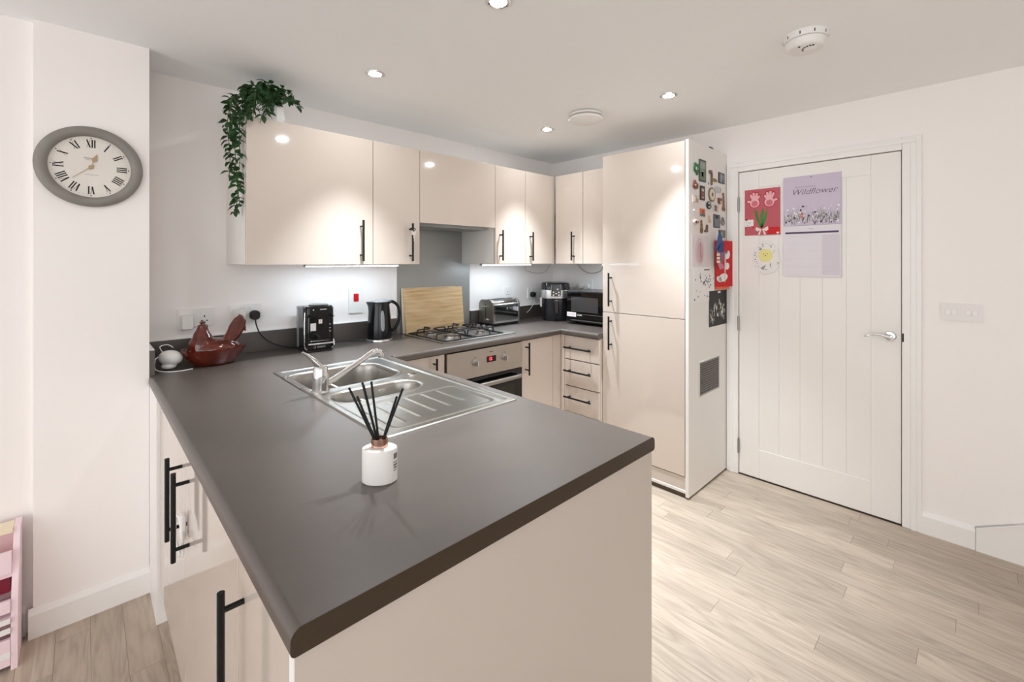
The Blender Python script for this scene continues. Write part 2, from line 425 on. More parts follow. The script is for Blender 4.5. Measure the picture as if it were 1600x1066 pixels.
# base units: hob run
YB = 2.115; HB = ZT - .0385
def base(name, label, x0, x1, fronts, **k):
    return cabinet(name, label, (x0, YB, 0), 'front', x1 - x0, E - YB - .02, HB, fronts, z0=.13, group='base cupboards', top=False, **k)
base('base_cabinet', 'beige base cupboard left of the oven, mostly behind the peninsula', 1.17, 1.490, [dict(r=(0, .32, .135, HB - .004), h=(1.413 - 1.17, .748, .218, 'v'))])
bR = base('base_cabinet', 'beige base cupboard between the oven and the drawers, with an upright handle', 2.108, 2.430, [dict(r=(0, .322, .135, HB - .004), h=(2.151 - 2.108, .745, .218, 'v'))])
obj('corner_post', B(.324, .4095, .0, .019, .135, HB - .004, .001), M_gloss, bR)
obj('plinth', B(0, .36, .05, .066, 0.0005, .13), M_panel, bR)
# drawers on the door wall run
XB = 2.520
yD = [2.098, 1.779]
w = yD[0] - yD[1]
dz = [.135, .330, .5075, .6975, HB - .004]
fr = []
for a, b_, n in ((dz[3], dz[4], 1), (dz[1] + .178, dz[3], 2), (.318, dz[1] + .178, 3), (.135, .318, 4)):
    if n == 1: a, b_ = .698, .868
    if n == 2: a, b_ = .507, .695
    if n == 3: a, b_ = .318, .504
    fr.append(dict(n='drawer_front', r=(.018, w, a, b_), h=(w / 2 - .005, [.785, .619, .431, .23][n - 1], .235, 'h')))
dw = cabinet('drawer_unit', 'beige gloss drawer unit with stacked horizontal bar handles beside the fridge cabinet', (XB, yD[0], 0), 'side', w, D - XB - .02, HB, fr, z0=.13, top=False, cat='drawers')
obj('corner_post', B(-.018, .016, .0, .019, .135, HB - .004, .001), M_gloss, dw)
obj('plinth', B(0, w, .05, .066, 0.0005, .13), M_panel, dw)

# peninsula units, doors towards the dining side
XPN = .209
def pen(label, ya, yb, fronts): return cabinet('peninsula_cabinet', label, (XPN, ya, 0), 'side', ya - yb, .56, HB, fronts, z0=.13, group='peninsula cupboards', top=False)
pa, pb, pc = 2.178, .967, .652
pf = pen('glossy beige peninsula cupboard with two doors tied by a white child lock', pa, pb,
    [dict(r=(0, pa - 1.578, .135, HB - .004), h=(pa - 1.640, .700, .242, 'v')), dict(r=(pa - 1.578, pa - pb, .135, HB - .004), h=(pa - 1.513, .700, .242, 'v'))])
pn = pen('glossy beige peninsula cupboard by the end panel with a single long bar handle', pb, pc,
    [dict(r=(0, pb - pc, .135, HB - .004), h=(pb - .924, .692, .242, 'v'))])
for t, L in ((pf, pa - pb), (pn, pb - pc)): obj('plinth', B(0, L, .05, .066, 0.0005, .13), M_panel, t)
o = obj('filler_panel', B(XPR + .0005, XPN + .2, 2.18, YP - .001, 0.0005, HB, .001), M_trim)
tag(o, 'plain white filler panel between the peninsula cupboards and the clock pier', 'panel')
ep = thing('end_panel', 'large plain beige end panel closing the near end of the peninsula', 'panel', (XPN, WN + .008, 0))
obj('panel_sheet', B(-.006, WR - XPN - .002, 0, .018, 0.0005, HB, .0008), M_panel, ep)
obj('edge_lipping', B(-.0075, -.006, 0, .018, 0.0005, HB), M_trim, ep)
o = obj('back_panel', B(WR - .040, WR - .022, WN + .028, YB + .3, 0.0005, HB), M_panel)
tag(o, 'beige back panel of the peninsula on its kitchen side', 'panel')
# child lock strap on the paired handles
lock = thing('child_lock', 'white plastic child lock strapped around the two paired peninsula handles', 'child lock', (.190, 1.560, .632))
bm = bmesh.new(); tube(bm, spline([(0, .05, .03), (-.006, .02, -.01), (0, -.03, -.045), (.004, -.045, -.04), (.006, -.02, 0), (.006, .02, .03), (0, .05, .03)], 6), .0042, 8); obj('strap', bm, M_wplast, lock)
obj('buckle', B(.004, .016, -.016, .016, -.02, .05, .004), M_wplast, lock)

# ------------------------------------------------------------------ worktop with rounded long edges
def profile(x0, x1, l, r, zt=ZT, th=.038, R=.016):
    p = []
    def arc(cx, cz, rad, a0, a1, n=6): return [(cx + rad * math.cos(a0 + (a1 - a0) * k / n), cz + rad * math.sin(a0 + (a1 - a0) * k / n)) for k in range(n + 1)]
    if r: p += arc(x1 - .008, zt - th + .008, .008, -PI / 2, 0, 4) + arc(x1 - R, zt - R, R, 0, PI / 2)
    else: p += [(x1, zt - th), (x1, zt)]
    if l: p += arc(x0 + R, zt - R, R, PI / 2, PI) + arc(x0 + .008, zt - th + .008, .008, PI, 1.5 * PI, 4)
    else: p += [(x0, zt), (x0, zt - th)]
    return p
wt = thing('worktop', 'dark grey laminate worktop wrapping round from the peninsula past hob to the microwave', 'worktop', (0, 0, 0))
fY = lambda u, v, w: (u, w, v)
fX = lambda u, v, w: (w, u, v)
SX0, SX1, SY0, SY1 = .592, 1.098, 1.124, 2.132         # sink outline
bm = bmesh.new()
prism(bm, profile(WL, WR, 1, 1), WN + .0012, SY0 + .03, fY)
prism(bm, profile(WL, SX0 + .03, 1, 0), SY0 + .03, SY1 - .03, fY)
prism(bm, profile(SX1 - .03, WR, 0, 1), SY0 + .03, WF, fY)
prism(bm, profile(SX1 - .03, WR, 0, 0), WF, SY1 - .03, fY)
prism(bm, profile(WL, WR, 1, 0), SY1 - .03, YP - .001, fY)
prism(bm, profile(XPR + .001, WR, 0, 0), YP - .001, E - .001, fY)
obj('peninsula_section', bm, M_top, wt)
bm = bmesh.new(); prism(bm, profile(WL, WR, 1, 1), WN, WN + .0012, fY); obj('end_edging', bm, M_edge, wt)
bm = bmesh.new(); prism(bm, profile(WF, E - .001, 1, 0), WR, D - .001, fX); obj('hob_section', bm, M_top, wt)
bm = bmesh.new(); prism(bm, profile(XW, D - .001, 1, 0), YT1 + .001, WF + .016, fY); obj('corner_section', bm, M_top, wt)
ZU = ZT + .108
def upstand(label, bm):
    u = tag(obj('upstand', bm, M_top, None), label, 'upstand', 'dark worktop upstands')
    c = [u.data.vertices[i].co for i in range(len(u.data.vertices))]
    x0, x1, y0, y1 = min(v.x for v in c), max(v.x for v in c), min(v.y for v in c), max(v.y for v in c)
    obj('lit_top_strip', B(x0 + .001, x1 - .001, y0 + .001, y1, ZU, ZU + .0035, .001), M_trim, u)  # white strip paints in the bright LED-lit top face of the upstand
    return u
ZU = ZT + .108
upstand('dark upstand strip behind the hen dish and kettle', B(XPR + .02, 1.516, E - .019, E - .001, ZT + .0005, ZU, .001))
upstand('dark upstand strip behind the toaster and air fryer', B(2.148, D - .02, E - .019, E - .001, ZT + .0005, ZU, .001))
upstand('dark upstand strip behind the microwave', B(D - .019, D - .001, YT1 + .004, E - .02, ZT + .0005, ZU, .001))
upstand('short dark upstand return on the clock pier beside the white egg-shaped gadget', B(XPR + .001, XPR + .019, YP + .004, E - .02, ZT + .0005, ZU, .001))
sb = tag(obj('splashback', B(1.520, 2.143, E - .008, E - .001, ZT + .0005, 1.635, .001), mat('splashback_steel', (158, 160, 158), .38, metal=.55)), 'grey metal splashback sheet behind the hob', 'splashback')
tag(obj('edge_strip', B(1.510, 1.5195, E - .010, E - .001, ZU + .001, 1.38, .001), M_trim), 'thin white trim strip beside the metal splashback', 'trim')
# ------------------------------------------------------------------ sink and tap
def sstep(a, b, x):
    t = min(1, max(0, (x - a) / (b - a))); return t * t * (3 - 2 * t)
def sd_rr(px, py, cx, cy, hx, hy, r):
    qx = abs(px - cx) - hx + r; qy = abs(py - cy) - hy + r
    return math.hypot(max(qx, 0), max(qy, 0)) + min(max(qx, qy), 0) - r
def sink_z(x, y):
    e = min(x - SX0, SX1 - x, y - SY0, SY1 - y)
    z = .0045 * sstep(0, .004, e)
    z -= .004 * sstep(.022, .030, e)
    d1 = sd_rr(x, y, .800, 1.880, .198, .158, .085)
    d2 = sd_rr(x, y, .800, 1.568, .168, .074, .070)
    for d, dep in ((d1, .155), (d2, .11)):
        z += .0022 * math.exp(-((d - .014) / .006) ** 2)
        z -= dep * sstep(.004, -.022, d)
    dr = sd_rr(x, y, .845, 1.300, .200, .135, .03)
    z += .002 * math.exp(-(dr / .005) ** 2)
    if dr < -.012:
        for k, xr in enumerate((.70, .765, .83, .895, .96)):
            z += .0026 * math.exp(-((x - xr) / .0045) ** 2) * sstep(1.195 + .012 * k, 1.215 + .012 * k, y) * sstep(1.425, 1.41, y)
        z -= .001
    return z
sink = thing('kitchen_sink', 'stainless steel sink with one and a half bowls and a ridged drainer', 'sink', (0, 0, ZT + .0005))
bm = bmesh.new(); st = .0036
nx = int((SX1 - SX0) / st); ny = int((SY1 - SY0) / st)
G = [[bm.verts.new((SX0 + (SX1 - SX0) * i / nx, SY0 + (SY1 - SY0) * j / ny, sink_z(SX0 + (SX1 - SX0) * i / nx, SY0 + (SY1 - SY0) * j / ny))) for j in range(ny + 1)] for i in range(nx + 1)]
for i in range(nx):
    for j in range(ny): bm.faces.new((G[i][j], G[i + 1][j], G[i + 1][j + 1], G[i][j + 1]))
obj('basin', bm, M_steel, sink, 80)
for cx, cy, z in ((.80, 1.88, -.1545), (.80, 1.568, -.1095)):
    obj('drain', lathe(bmesh.new(), [(.0, 0), (.042, 0), (.042, .003), (.030, .004), (.028, .001), (0, .001)], 24, c=(cx, cy, z)), M_chrome, sink)
obj('overflow_cover', lathe(bmesh.new(), [(0, 0), (.021, 0), (.021, .004), (.017, .006), (0, .0065)], 24, c=(1.020, 1.690, .0005)), M_chrome, sink)
tap = thing('mixer_tap', 'chrome single lever mixer tap standing on the sink rim', 'tap', (.632, 1.690, ZT + .002))
obj('tap_body', lathe(bmesh.new(), [(.0, 0), (.032, 0), (.032, .006), (.028, .010), (.0275, .03), (.029, .034), (.029, .060), (.027, .066), (.0265, .088), (.019, .100), (0, .101)], 28), M_chrome, tap)
bm = bmesh.new(); tube(bm, spline([(.018, .004, .026), (.06, .02, .036), (.16, .06, .066), (.235, .088, .094), (.268, .100, .101), (.292, .108, .096), (.300, .111, .082)], 6), [.0115] * 37, 14); obj('spout', bm, M_chrome, tap)
obj('aerator', lathe(bmesh.new(), [(0, 0), (.0125, 0), (.0135, .003), (.0135, .018), (0, .018)], 18, c=(.301, .111, .068)), M_chrome, tap)
bm = bmesh.new(); rings = []
for p, a, b_ in (((.008, 0, .080), .022, .014), ((-.008, .002, .104), .021, .014), ((-.028, .004, .126), .014, .009), ((-.050, .006, .146), .010, .006), ((-.062, .008, .156), .007, .004)):
    dv = Vector((-.75, .1, .65)).normalized(); u, v = frame_of(dv)
    rings.append([Vector(p) + u * a * math.cos(2 * PI * k / 14) + v * b_ * math.sin(2 * PI * k / 14) for k in range(14)])
loft(bm, rings); obj('lever', bm, M_chrome, tap)

# ------------------------------------------------------------------ gas hob
HX0, HX1, HY0, HY1 = 1.532, 2.132, 2.182, 2.640
hob = thing('gas_hob', 'stainless steel gas hob with four burners, black pan supports and side knobs', 'hob', (0, 0, ZT + .0005))
bm = bmesh.new()
outer = rrect(HX0, HX1, HY0, HY1, .012)
inner = rrect(HX0 + .012, HX1 - .012, HY0 + .012, HY1 - .012, .010)
inn2 = rrect(HX0 + .018, HX1 - .018, HY0 + .018, HY1 - .018, .010)
rings = [[Vector((x, y, 0)) for x, y in outer], [Vector((x, y, .005)) for x, y in outer], [Vector((x, y, .009)) for x, y in inner], [Vector((x, y, .005)) for x, y in inn2]]
loft(bm, rings); obj('hob_plate', bm, M_steel_flat, hob, 50)
burners = ((1.672, 2.302, .050), (1.672, 2.522, .036), (1.912, 2.302, .030), (1.912, 2.522, .040))
for bx, by, br in burners:
    bn = obj('burner', lathe(bmesh.new(), [(0, 0), (br + .012, 0), (br + .010, .006), (br, .008), (br - .002, .018), (br - .010, .019), (0, .019)], 28, c=(bx, by, .005)), M_steel_flat, hob)
    obj('burner_cap', lathe(bmesh.new(), [(0, 0), (br - .004, 0), (br - .003, .004), (br - .010, .007), (0, .008)], 28, c=(bx, by, .0245)), mat('burner_cap_enamel', (92, 80, 72), .4), bn)
for gx0, gx1, bs in ((1.556, 1.786, burners[:2]), (1.798, 2.028, burners[2:])):
    bm = bmesh.new(); gy0, gy1 = 2.206, 2.618
    for (a, b_) in (((gx0, gy0), (gx1, gy0)), ((gx1, gy0), (gx1, gy1)), ((gx1, gy1), (gx0, gy1)), ((gx0, gy1), (gx0, gy0))):
        tube(bm, [(a[0], a[1], .010), (b_[0], b_[1], .010)], .0042, 8)
    for bx, by, br in bs:
        yl = by - .100 if by < 2.4 else by + .092
        for (sx, sy, ex, ey) in ((gx0, by - .03, bx - .022, by), (gx1, by + .03, bx + .022, by)):
            tube(bm, spline([(sx, by, .010), (sx + (ex - sx) * .08, by, .034), (sx + (ex - sx) * .16, by, .042), (ex, by, .042)], 5), .0046, 8)
        for (sx, sy, ex, ey) in ((bx, (gy0 if by < 2.4 else gy1), bx, by), (bx, (gy0 + gy1) / 2, bx, by)):
            q = .022 if ey > sy else -.022
            ey2 = ey - q
            tube(bm, spline([(sx, sy, .010 if sy in (gy0, gy1) else .030), (sx, sy + (ey2 - sy) * .10, .036), (sx, sy + (ey2 - sy) * .2, .042), (sx, ey2, .042)], 5), .0046, 8)
    tube(bm, [(gx0, 2.412, .010), (gx0 + .01, 2.412, .032), (gx1 - .01, 2.412, .032), (gx1, 2.412, .010)], .0042, 8)
    obj('pan_support', bm, M_bmatte, hob)
for ky in (2.598, 2.535, 2.472, 2.409):
    obj('knob', lathe(bmesh.new(), [(0, 0), (.019, 0), (.0185, .004), (.0155, .006), (.0145, .024), (0, .025)], 20, c=(2.082, ky, .006)), M_steel_flat, hob)

# ------------------------------------------------------------------ built-under oven
ov = thing('built_in_oven', 'built in oven with steel control panel, red digital clock and dark glass door', 'oven', (1.494, 2.098, 0))
OW = .610
obj('housing', B(.004, OW - .004, .022, .50, .13, HB - .006), M_bmatte, ov)
obj('control_panel', B(.002, OW - .002, 0, .022, .700, HB - .006, .001), mat('oven_steel', (178, 170, 162), .34, metal=.8), ov)
for kx in (.205, .445):
    k = obj('knob', lathe(bmesh.new(), [(0, 0), (.021, 0), (.020, .004), (.0165, .006), (.0155, .022), (0, .023)], 24), M_steel_flat, ov, loc=(kx, 0, .785), rot=(PI / 2, 0, 0))
    obj('grip', B(-.0045, .0045, -.016, .016, .021, .032, .002), M_chrome, k)
    obj('mark', B(kx - .003, kx + .003, -.0004, .001, .817, .823), M_ink, ov, 0)
dsp = obj('display', B(.298, .374, -.0012, .001, .775, .812, .0005), M_bglass, ov)
led = mat('red_digits', (255, 40, 50), .5, emit=(255, 40, 60), estr=4)
obj('digits', text('12', .026, .0002, bold=.0006), led, dsp, loc=(.328, -.0017, .794), rot=(PI / 2, 0, 0))
obj('maker_mark', B(.318, .348, -.0004, .001, .836, .840), M_dgrey, ov, 0)
dr = obj('oven_door', B(.002, OW - .002, .002, .022, .14, .696, .0015), M_bglass, ov)
obj('door_window', B(.07, OW - .07, .0008, .003, .22, .60, .001), mat('smoked_oven_glass', (34, 30, 22), .06), dr)
bm = bmesh.new(); tube(bm, spline([(.045, 0, .655), (.047, -.028, .655), (.062, -.040, .655), (.12, -.042, .655), (OW / 2, -.043, .655), (OW - .12, -.042, .655), (OW - .062, -.040, .655), (OW - .047, -.028, .655), (OW - .045, 0, .655)], 5), .0095, 12)
for v in bm.verts: v.co.z = .655 + (v.co.z - .655) * 1.35
obj('oven_handle', bm, M_steel_flat, dr)

# ------------------------------------------------------------------ reed diffuser
rd = thing('reed_diffuser', 'white oval reed diffuser with rose gold collar and black sticks on the peninsula', 'diffuser', (.474, .922, ZT + .0005), (0, 0, -.70))
M_por = mat('white_porcelain', (238, 234, 230), .18)
obj('bottle', lathe(bmesh.new(), [(0, 0), (.0365, 0), (.0385, .002), (.0385, .070), (.0375, .0735), (.034, .0752), (0, .0756)], 48, sy=.72), M_por, rd)
bm = bmesh.new(); lathe(bm, [(.0185, 0), (.0185, .019), (.0165, .019), (.0165, 0)], 36, sy=.76, cap=False)
obj('collar', bm, mat('rose_gold', (224, 178, 160), .14, metal=1.0), rd, loc=(0, 0, .0755))
obj('stopper', lathe(bmesh.new(), [(0, 0), (.0163, 0), (.0163, .012), (0, .012)], 24, sy=.76, c=(0, 0, .0757)), mat('stopper_rose', (140, 96, 82), .4), rd)
for (dx, dy, hz) in ((-.068, .004, .206), (-.047, -.008, .190), (-.041, .012, .215), (-.037, .006, .211), (-.022, .016, .216), (.036, .010, .183), (.052, -.006, .205), (.048, .002, .196)):
    bm = bmesh.new(); cyl(bm, (dx * .04, dy * .1, .072), (dx, dy, hz), .0026, n=7); obj('reed', bm, mat('black_reed', (14, 14, 14), .7), rd)
def on_oval(ang, z, w, h_, name, m, parent, push=.0004):
    bm = bmesh.new(); n = 6; rs = []
    for q in range(n + 1):
        a = ang + (q / n - .5) * w; R = .0385 + push
        rs.append((R * math.cos(a), .72 * R * math.sin(a)))
    lo = [bm.verts.new((x, y, z)) for x, y in rs]; hi = [bm.verts.new((x, y, z + h_)) for x, y in rs]
    for q in range(n): bm.faces.new((lo[q], lo[q + 1], hi[q + 1], hi[q]))
    return obj(name, bm, m, parent)
M_lbl = mat('grey_label_print', (120, 112, 112), .6)
for z, hh, wd in ((.052, .012, .42), (.044, .002, .5), (.037, .004, .46), (.031, .004, .4), (.026, .002, .46)):
    on_oval(-.32, z, wd, hh, 'label_print', M_lbl, rd)

# ------------------------------------------------------------------ hen dish
M_hen = mat('brown_glaze', (86, 26, 10), .06, coat=.6, var=.35, vscale=18)
hen = thing('hen_dish', 'glossy brown ceramic hen sitting on an oval dish with wavy rim', 'dish', (.446, 2.525, ZT + .0005), (0, 0, -.03))
def scal(t, r, z): return .0035 * math.sin(t * 2 * PI * 22) * sstep(.05, .07, z)
bm = bmesh.new(); lathe(bm, [(0, 0), (.075, 0), (.085, .004), (.105, .03), (.122, .060), (.130, .072), (.131, .076), (.124, .076), (.115, .066), (0, .05)], 88, sx=1.0, sy=.72, wob=scal)
obj('dish', bm, M_hen, hen)
bm = bmesh.new()
bmesh.ops.create_uvsphere(bm, u_segments=24, v_segments=14, radius=1, matrix=Matrix.Translation((0, 0, .072)) @ Matrix.Diagonal((.108, .074, .052, 1)))
bmesh.ops.create_uvsphere(bm, u_segments=20, v_segments=12, radius=1, matrix=Matrix.Translation((-.045, 0, .090)) @ Matrix.Diagonal((.058, .058, .058, 1)))
tube(bm, spline([(-.045, 0, .10), (-.048, 0, .145), (-.046, 0, .175), (-.046, 0, .192)], 4), [.046, .044, .042, .040, .036, .032, .027, .024, .022, .021, .021, .020, .018], 14)
rings = []
for x, z, a, b_ in ((.055, .105, .03, .040), (.080, .135, .035, .030), (.096, .170, .038, .018), (.108, .202, .030, .012), (.112, .224, .010, .006)):
    rings.append([Vector((x + a * .9 * math.cos(2 * PI * k / 14), b_ * math.sin(2 * PI * k / 14), z - a * .25 * math.cos(2 * PI * k / 14))) for k in range(14)])
loft(bm, rings)
me = voxel(bm, .0042, 4)
obj('hen_lid', me, M_hen, hen)
bm = bmesh.new(); tube(bm, [(-.056, 0, .196), (-.046, 0, .203), (-.036, 0, .198)], [.006, .009, .006], 8)
obj('comb', bm, mat('glaze_dark', (84, 30, 16), .1, coat=.5), hen)
for k in range(7):
    t = k / 6; x = .132 - .022 * t * t; z = .150 + .072 * t
    bm = bmesh.new(); bmesh.ops.create_uvsphere(bm, u_segments=8, v_segments=6, radius=.0065, matrix=Matrix.Translation((x - .004, 0, z)))
    obj('tail_feather_tip', bm, M_hen, hen)

# ------------------------------------------------------------------ white gadget with cord
gd = thing('white_gadget', 'white egg-shaped plugged-in gadget with thin cord beside the hen dish', 'gadget', (.280, 2.53, ZT + .0005), (0, 0, -.3))
bm = bmesh.new(); bmesh.ops.create_uvsphere(bm, u_segments=28, v_segments=18, radius=1, matrix=Matrix.Translation((0, 0, .052)) @ Matrix.Rotation(.18, 4, 'Y') @ Matrix.Diagonal((.047, .034, .034, 1)))
bmesh.ops.create_uvsphere(bm, u_segments=20, v_segments=12, radius=1, matrix=Matrix.Translation((-.006, 0, .016)) @ Matrix.Diagonal((.03, .026, .016, 1)))
obj('shell', voxel(bm, .003, 4), M_wplast, gd)
bm = bmesh.new(); tube(bm, spline([(-.044, -.01, .06), (-.05, -.03, .05), (-.045, -.045, .012), (0, -.07, .003), (.05, -.075, .003), (.09, -.05, .003)], 6), .0022, 6); obj('cord', bm, M_wplast, gd)
bm = bmesh.new(); tube(bm, spline([(-.03, .01, .075), (-.045, .03, .10), (-.02, .045, .105), (.0, .05, .09)], 6), .0022, 6); obj('cord', bm, M_wplast, gd)

# ------------------------------------------------------------------ sockets and switches on the walls
M_hole = mat('socket_hole', (25, 25, 26), .7)
def plate(name, label, loc, w, h_, rot=FACE_FRONT, gangs=2, cat='socket'):
    s = thing(name, label, cat, loc, rot)
    bm = bmesh.new(); prism(bm, rrect(-w / 2, w / 2, -h_ / 2, h_ / 2, .004), 0, .009); obj('plate', bm, M_wplast, s)
    if cat == 'socket':
        for g in range(gangs):
            cx = (g - (gangs - 1) / 2) * .070
            obj('switch', B(cx + (-.006 if gangs == 1 else (-.02 if g else .008)), cx + (.006 if gangs == 1 else (-.008 if g else .02)), .018, .034, .008, .012, .001), M_wplast, s)
            for hx, hy, a, b_ in ((0, .004, .0025, .005), (-.011, -.018, .0045, .0025), (.011, -.018, .0045, .0025)):
                obj('pin_hole', B(cx + hx - a, cx + hx + a, hy - b_, hy + b_, .0085, .0094), M_hole, s, 0)
    return s
def plug(name, label, loc, m, w=.045, h_=.045, d=.03, rot=FACE_FRONT, roundp=True):
    p = thing(name, label, 'plug', loc, rot)
    bm = bmesh.new()
    a = rrect(-w / 2, w / 2, -h_ / 2, h_ / 2, w * (.42 if roundp else .12)); 
    rings = [[Vector((x, y, 0)) for x, y in a], [Vector((x, y, d * .6)) for x, y in a], [Vector((x * .8, y * .85, d)) for x, y in a]]
    loft(bm, rings); obj('plug_body', bm, m, p)
    return p
s1 = plate('wall_socket', 'white double socket with one empty outlet above the hen dish', (.402, E, 1.118), .150, .090)
plug('charger_plug', 'square white charger plugged in left of the empty outlet', (.362, E - .0095, 1.098), M_wplast, .052, .072, .045, roundp=False)
s2 = plate('wall_socket', 'white double socket with a white and a black plug beside the coffee machine', (.625, E, 1.124), .150, .092)
p = plug('white_plug', 'white plug with curled cord in the double socket beside the coffee machine', (.590, E - .0095, 1.125), M_wplast, .052, .055, .034)
bm = bmesh.new(); tube(bm, spline([(0, -.02, .03), (-.02, 0, .045), (-.012, .03, .045), (.012, .034, .045), (.022, .01, .042), (.018, -.03, .03)], 6), .0028, 6); obj('cord', bm, M_wplast, p)
p = plug('black_plug', 'black plug of the coffee machine in the double socket', (.662, E - .0095, 1.110), M_bmatte, .048, .050, .036)
bm = bmesh.new(); tube(bm, spline([(0, -.015, .025), (.002, -.05, .03), (.02, -.10, .035), (.06, -.145, .04), (.12, -.178, .05), (.20, -.196, .06)], 6), .0034, 7); obj('cord', bm, M_bmatte, p)
cs = plate('cooker_switch', 'tall white cooker switch with a red rocker above the kettle', (1.234, E, 1.152), .090, .152, cat='switch')
obj('red_rocker', B(-.016, .016, -.005, .045, .008, .013, .002), mat('red_rocker', (190, 20, 28), .3), cs)
plate('wall_socket', 'small white switched outlet plate above the toaster', (2.545, E, 1.142), .088, .088, gangs=1)
plate('wall_socket', 'white double socket left of the air fryer with a black plug', (2.86, E, 1.120), .146, .088)
p = plug('black_plug', 'black plug with pale cord in the socket left of the air fryer', (2.835, E - .0095, 1.112), M_bmatte, .044, .046, .034)
bm = bmesh.new(); tube(bm, spline([(0, -.015, .025), (-.002, -.05, .03), (-.02, -.09, .03), (-.055, -.125, .03), (-.10, -.150, .035)], 6), .0032, 7); obj('cord', bm, mat('pale_cord', (190, 195, 198), .5), p)
s5 = plate('wall_socket', 'white double switch plate above the microwave', (D, 2.345, 1.200), .148, .090, rot=FACE_SIDE)
plug('white_plug', 'white plug above the microwave, nearer the corner', (D - .0095, 2.380, 1.185), M_wplast, .042, .045, .03, rot=FACE_SIDE)
plug('white_plug', 'white plug above the microwave, nearer the fridge cabinet', (D - .0095, 2.310, 1.185), M_wplast, .042, .045, .03, rot=FACE_SIDE)
plate('wall_socket', 'white socket peeping out between air fryer and microwave', (D, 2.50, 1.135), .09, .088, rot=FACE_SIDE, gangs=1)
# ------------------------------------------------------------------ coffee machine
cm = thing('coffee_machine', 'black capsule coffee machine with a grey water tank', 'coffee machine', (.930, 2.565, ZT + .0005), (0, 0, -.10))
cw = .078
def zprism(pts, z0, z1, bev=.006):
    bm = bmesh.new(); prism(bm, pts, z0, z1)
    if bev: bmesh.ops.bevel(bm, geom=[e for e in bm.edges if abs(e.verts[0].co.z - e.verts[1].co.z) < 1e-6], offset=bev, segments=3, affect='EDGES')
    return bm
obj('base', zprism(rrect(-cw + .004, cw - .004, -.100, .100, .03), 0, .012, .003), M_bmatte, cm)
obj('housing', zprism(rrect(-cw, cw, -.085, .045, .018), .010, .236, .010), M_bplast, cm)
obj('water_tank', zprism(rrect(-cw + .002, cw - .002, .046, .105, .016), .012, .238, .006), mat('smoky_tank', (150, 151, 154), .15, alpha=1), cm)
obj('front_face', zprism(rrect(-cw + .012, cw - .012, -.095, -.06, .02), .030, .195, .006), M_bglass, cm)
obj('brew_head', zprism(rrect(-cw + .008, cw - .008, -.098, .01, .022), .192, .245, .010), M_bplast, cm)
obj('lid', lathe(bmesh.new(), [(0, 0), (.050, 0), (.052, .005), (.044, .010), (0, .012)], 28, c=(.012, -.02, .244)), mat('lid_chrome', (150, 152, 150), .15, metal=.7), cm)
bm = bmesh.new()
tube(bm, spline([(-cw + .004, -.088, .215), (-cw + .001, -.091, .15), (-cw + .001, -.091, .06), (-cw + .004, -.091, .025), (-cw + .016, -.092, .014)], 5), .0022, 6)
tube(bm, spline([(cw - .004, -.088, .06), (cw - .002, -.091, .03), (cw - .016, -.092, .014)], 5), .0022, 6)
obj('chrome_trim', bm, M_chrome, cm)
obj('cup_tray', zprism(rrect(-cw + .012, cw - .006, -.118, -.08, .012), .040, .050, .002), M_bplast, cm)
obj('tray_edge', B(-cw + .014, cw - .006, -.1195, -.1165, .042, .051, .001), M_chrome, cm)
obj('sticker', B(-.048, -.020, -.0962, -.0948, .115, .155), M_paper, cm, 0)
obj('sticker', B(-.006, .012, -.0962, -.0948, .152, .174), M_paper, cm, 0)
obj('cup_symbol', text('1', .012, .0002), M_ink, cm, loc=(.003, -.0964, .163), rot=(PI / 2, 0, 0))
M_lt = mat('light_print', (205, 205, 205), .5)
obj('lettering', text('BOSCH', .0125, .0002, bold=.0003), M_lt, cm, loc=(.008, -.0965, .026), rot=(PI / 2, 0, 0))
bm = bmesh.new(); lathe(bm, [(.0052, 0), (.0065, 0), (.0065, .0004), (.0052, .0004)], 16, cap=False); obj('emblem', bm, M_lt, cm, loc=(-.026, -.0958, .026), rot=(PI / 2, 0, 0))
obj('head_mark', B(.0, .034, -.0988, -.0975, .226, .231), M_lt, cm, 0)
obj('head_mark', B(-.036, -.030, -.0988, -.0975, .224, .231), M_lt, cm, 0)
for z in (.145, .125, .107): obj('button', lathe(bmesh.new(), [(0, 0), (.0035, 0), (.003, .001), (0, .001)], 12), M_lt, cm, loc=(.053, -.0955, z), rot=(PI / 2, 0, 0))

# ------------------------------------------------------------------ kettle
kt = thing('kettle', 'glossy black cordless kettle with a clear water window on its chrome-edged base', 'kettle', (1.318, 2.565, ZT + .0005), (0, 0, -.55))
obj('power_base', lathe(bmesh.new(), [(0, 0), (.078, 0), (.080, .003), (.078, .013), (.070, .017), (0, .018)], 36), mat('kettle_base', (205, 203, 200), .2, metal=.8), kt)
kb = bmesh.new(); rings = []
for z, r, sp in ((.018, .074, 0), (.05, .075, 0), (.12, .070, 0), (.18, .064, .002), (.215, .060, .010), (.232, .058, .020), (.240, .056, .024)):
    ring = []
    for k in range(40):
        a = 2 * PI * k / 40; s = max(0, -math.cos(a)) ** 8 * sp
        ring.append(Vector(((r + s) * math.cos(a), (r) * math.sin(a), z)))
    rings.append(ring)
loft(kb, rings); obj('jug', kb, M_bplast, kt)
obj('lid', lathe(bmesh.new(), [(0, 0), (.053, 0), (.050, .008), (.030, .016), (0, .018)], 32, c=(.004, 0, .238)), mat('kettle_lid', (170, 174, 176), .2, metal=.4), kt)
hp = spline([(.052, 0, .232), (.075, 0, .240), (.108, 0, .215), (.120, 0, .165), (.110, 0, .105), (.090, 0, .070), (.070, 0, .055)], 6)
bm = bmesh.new(); rings = []
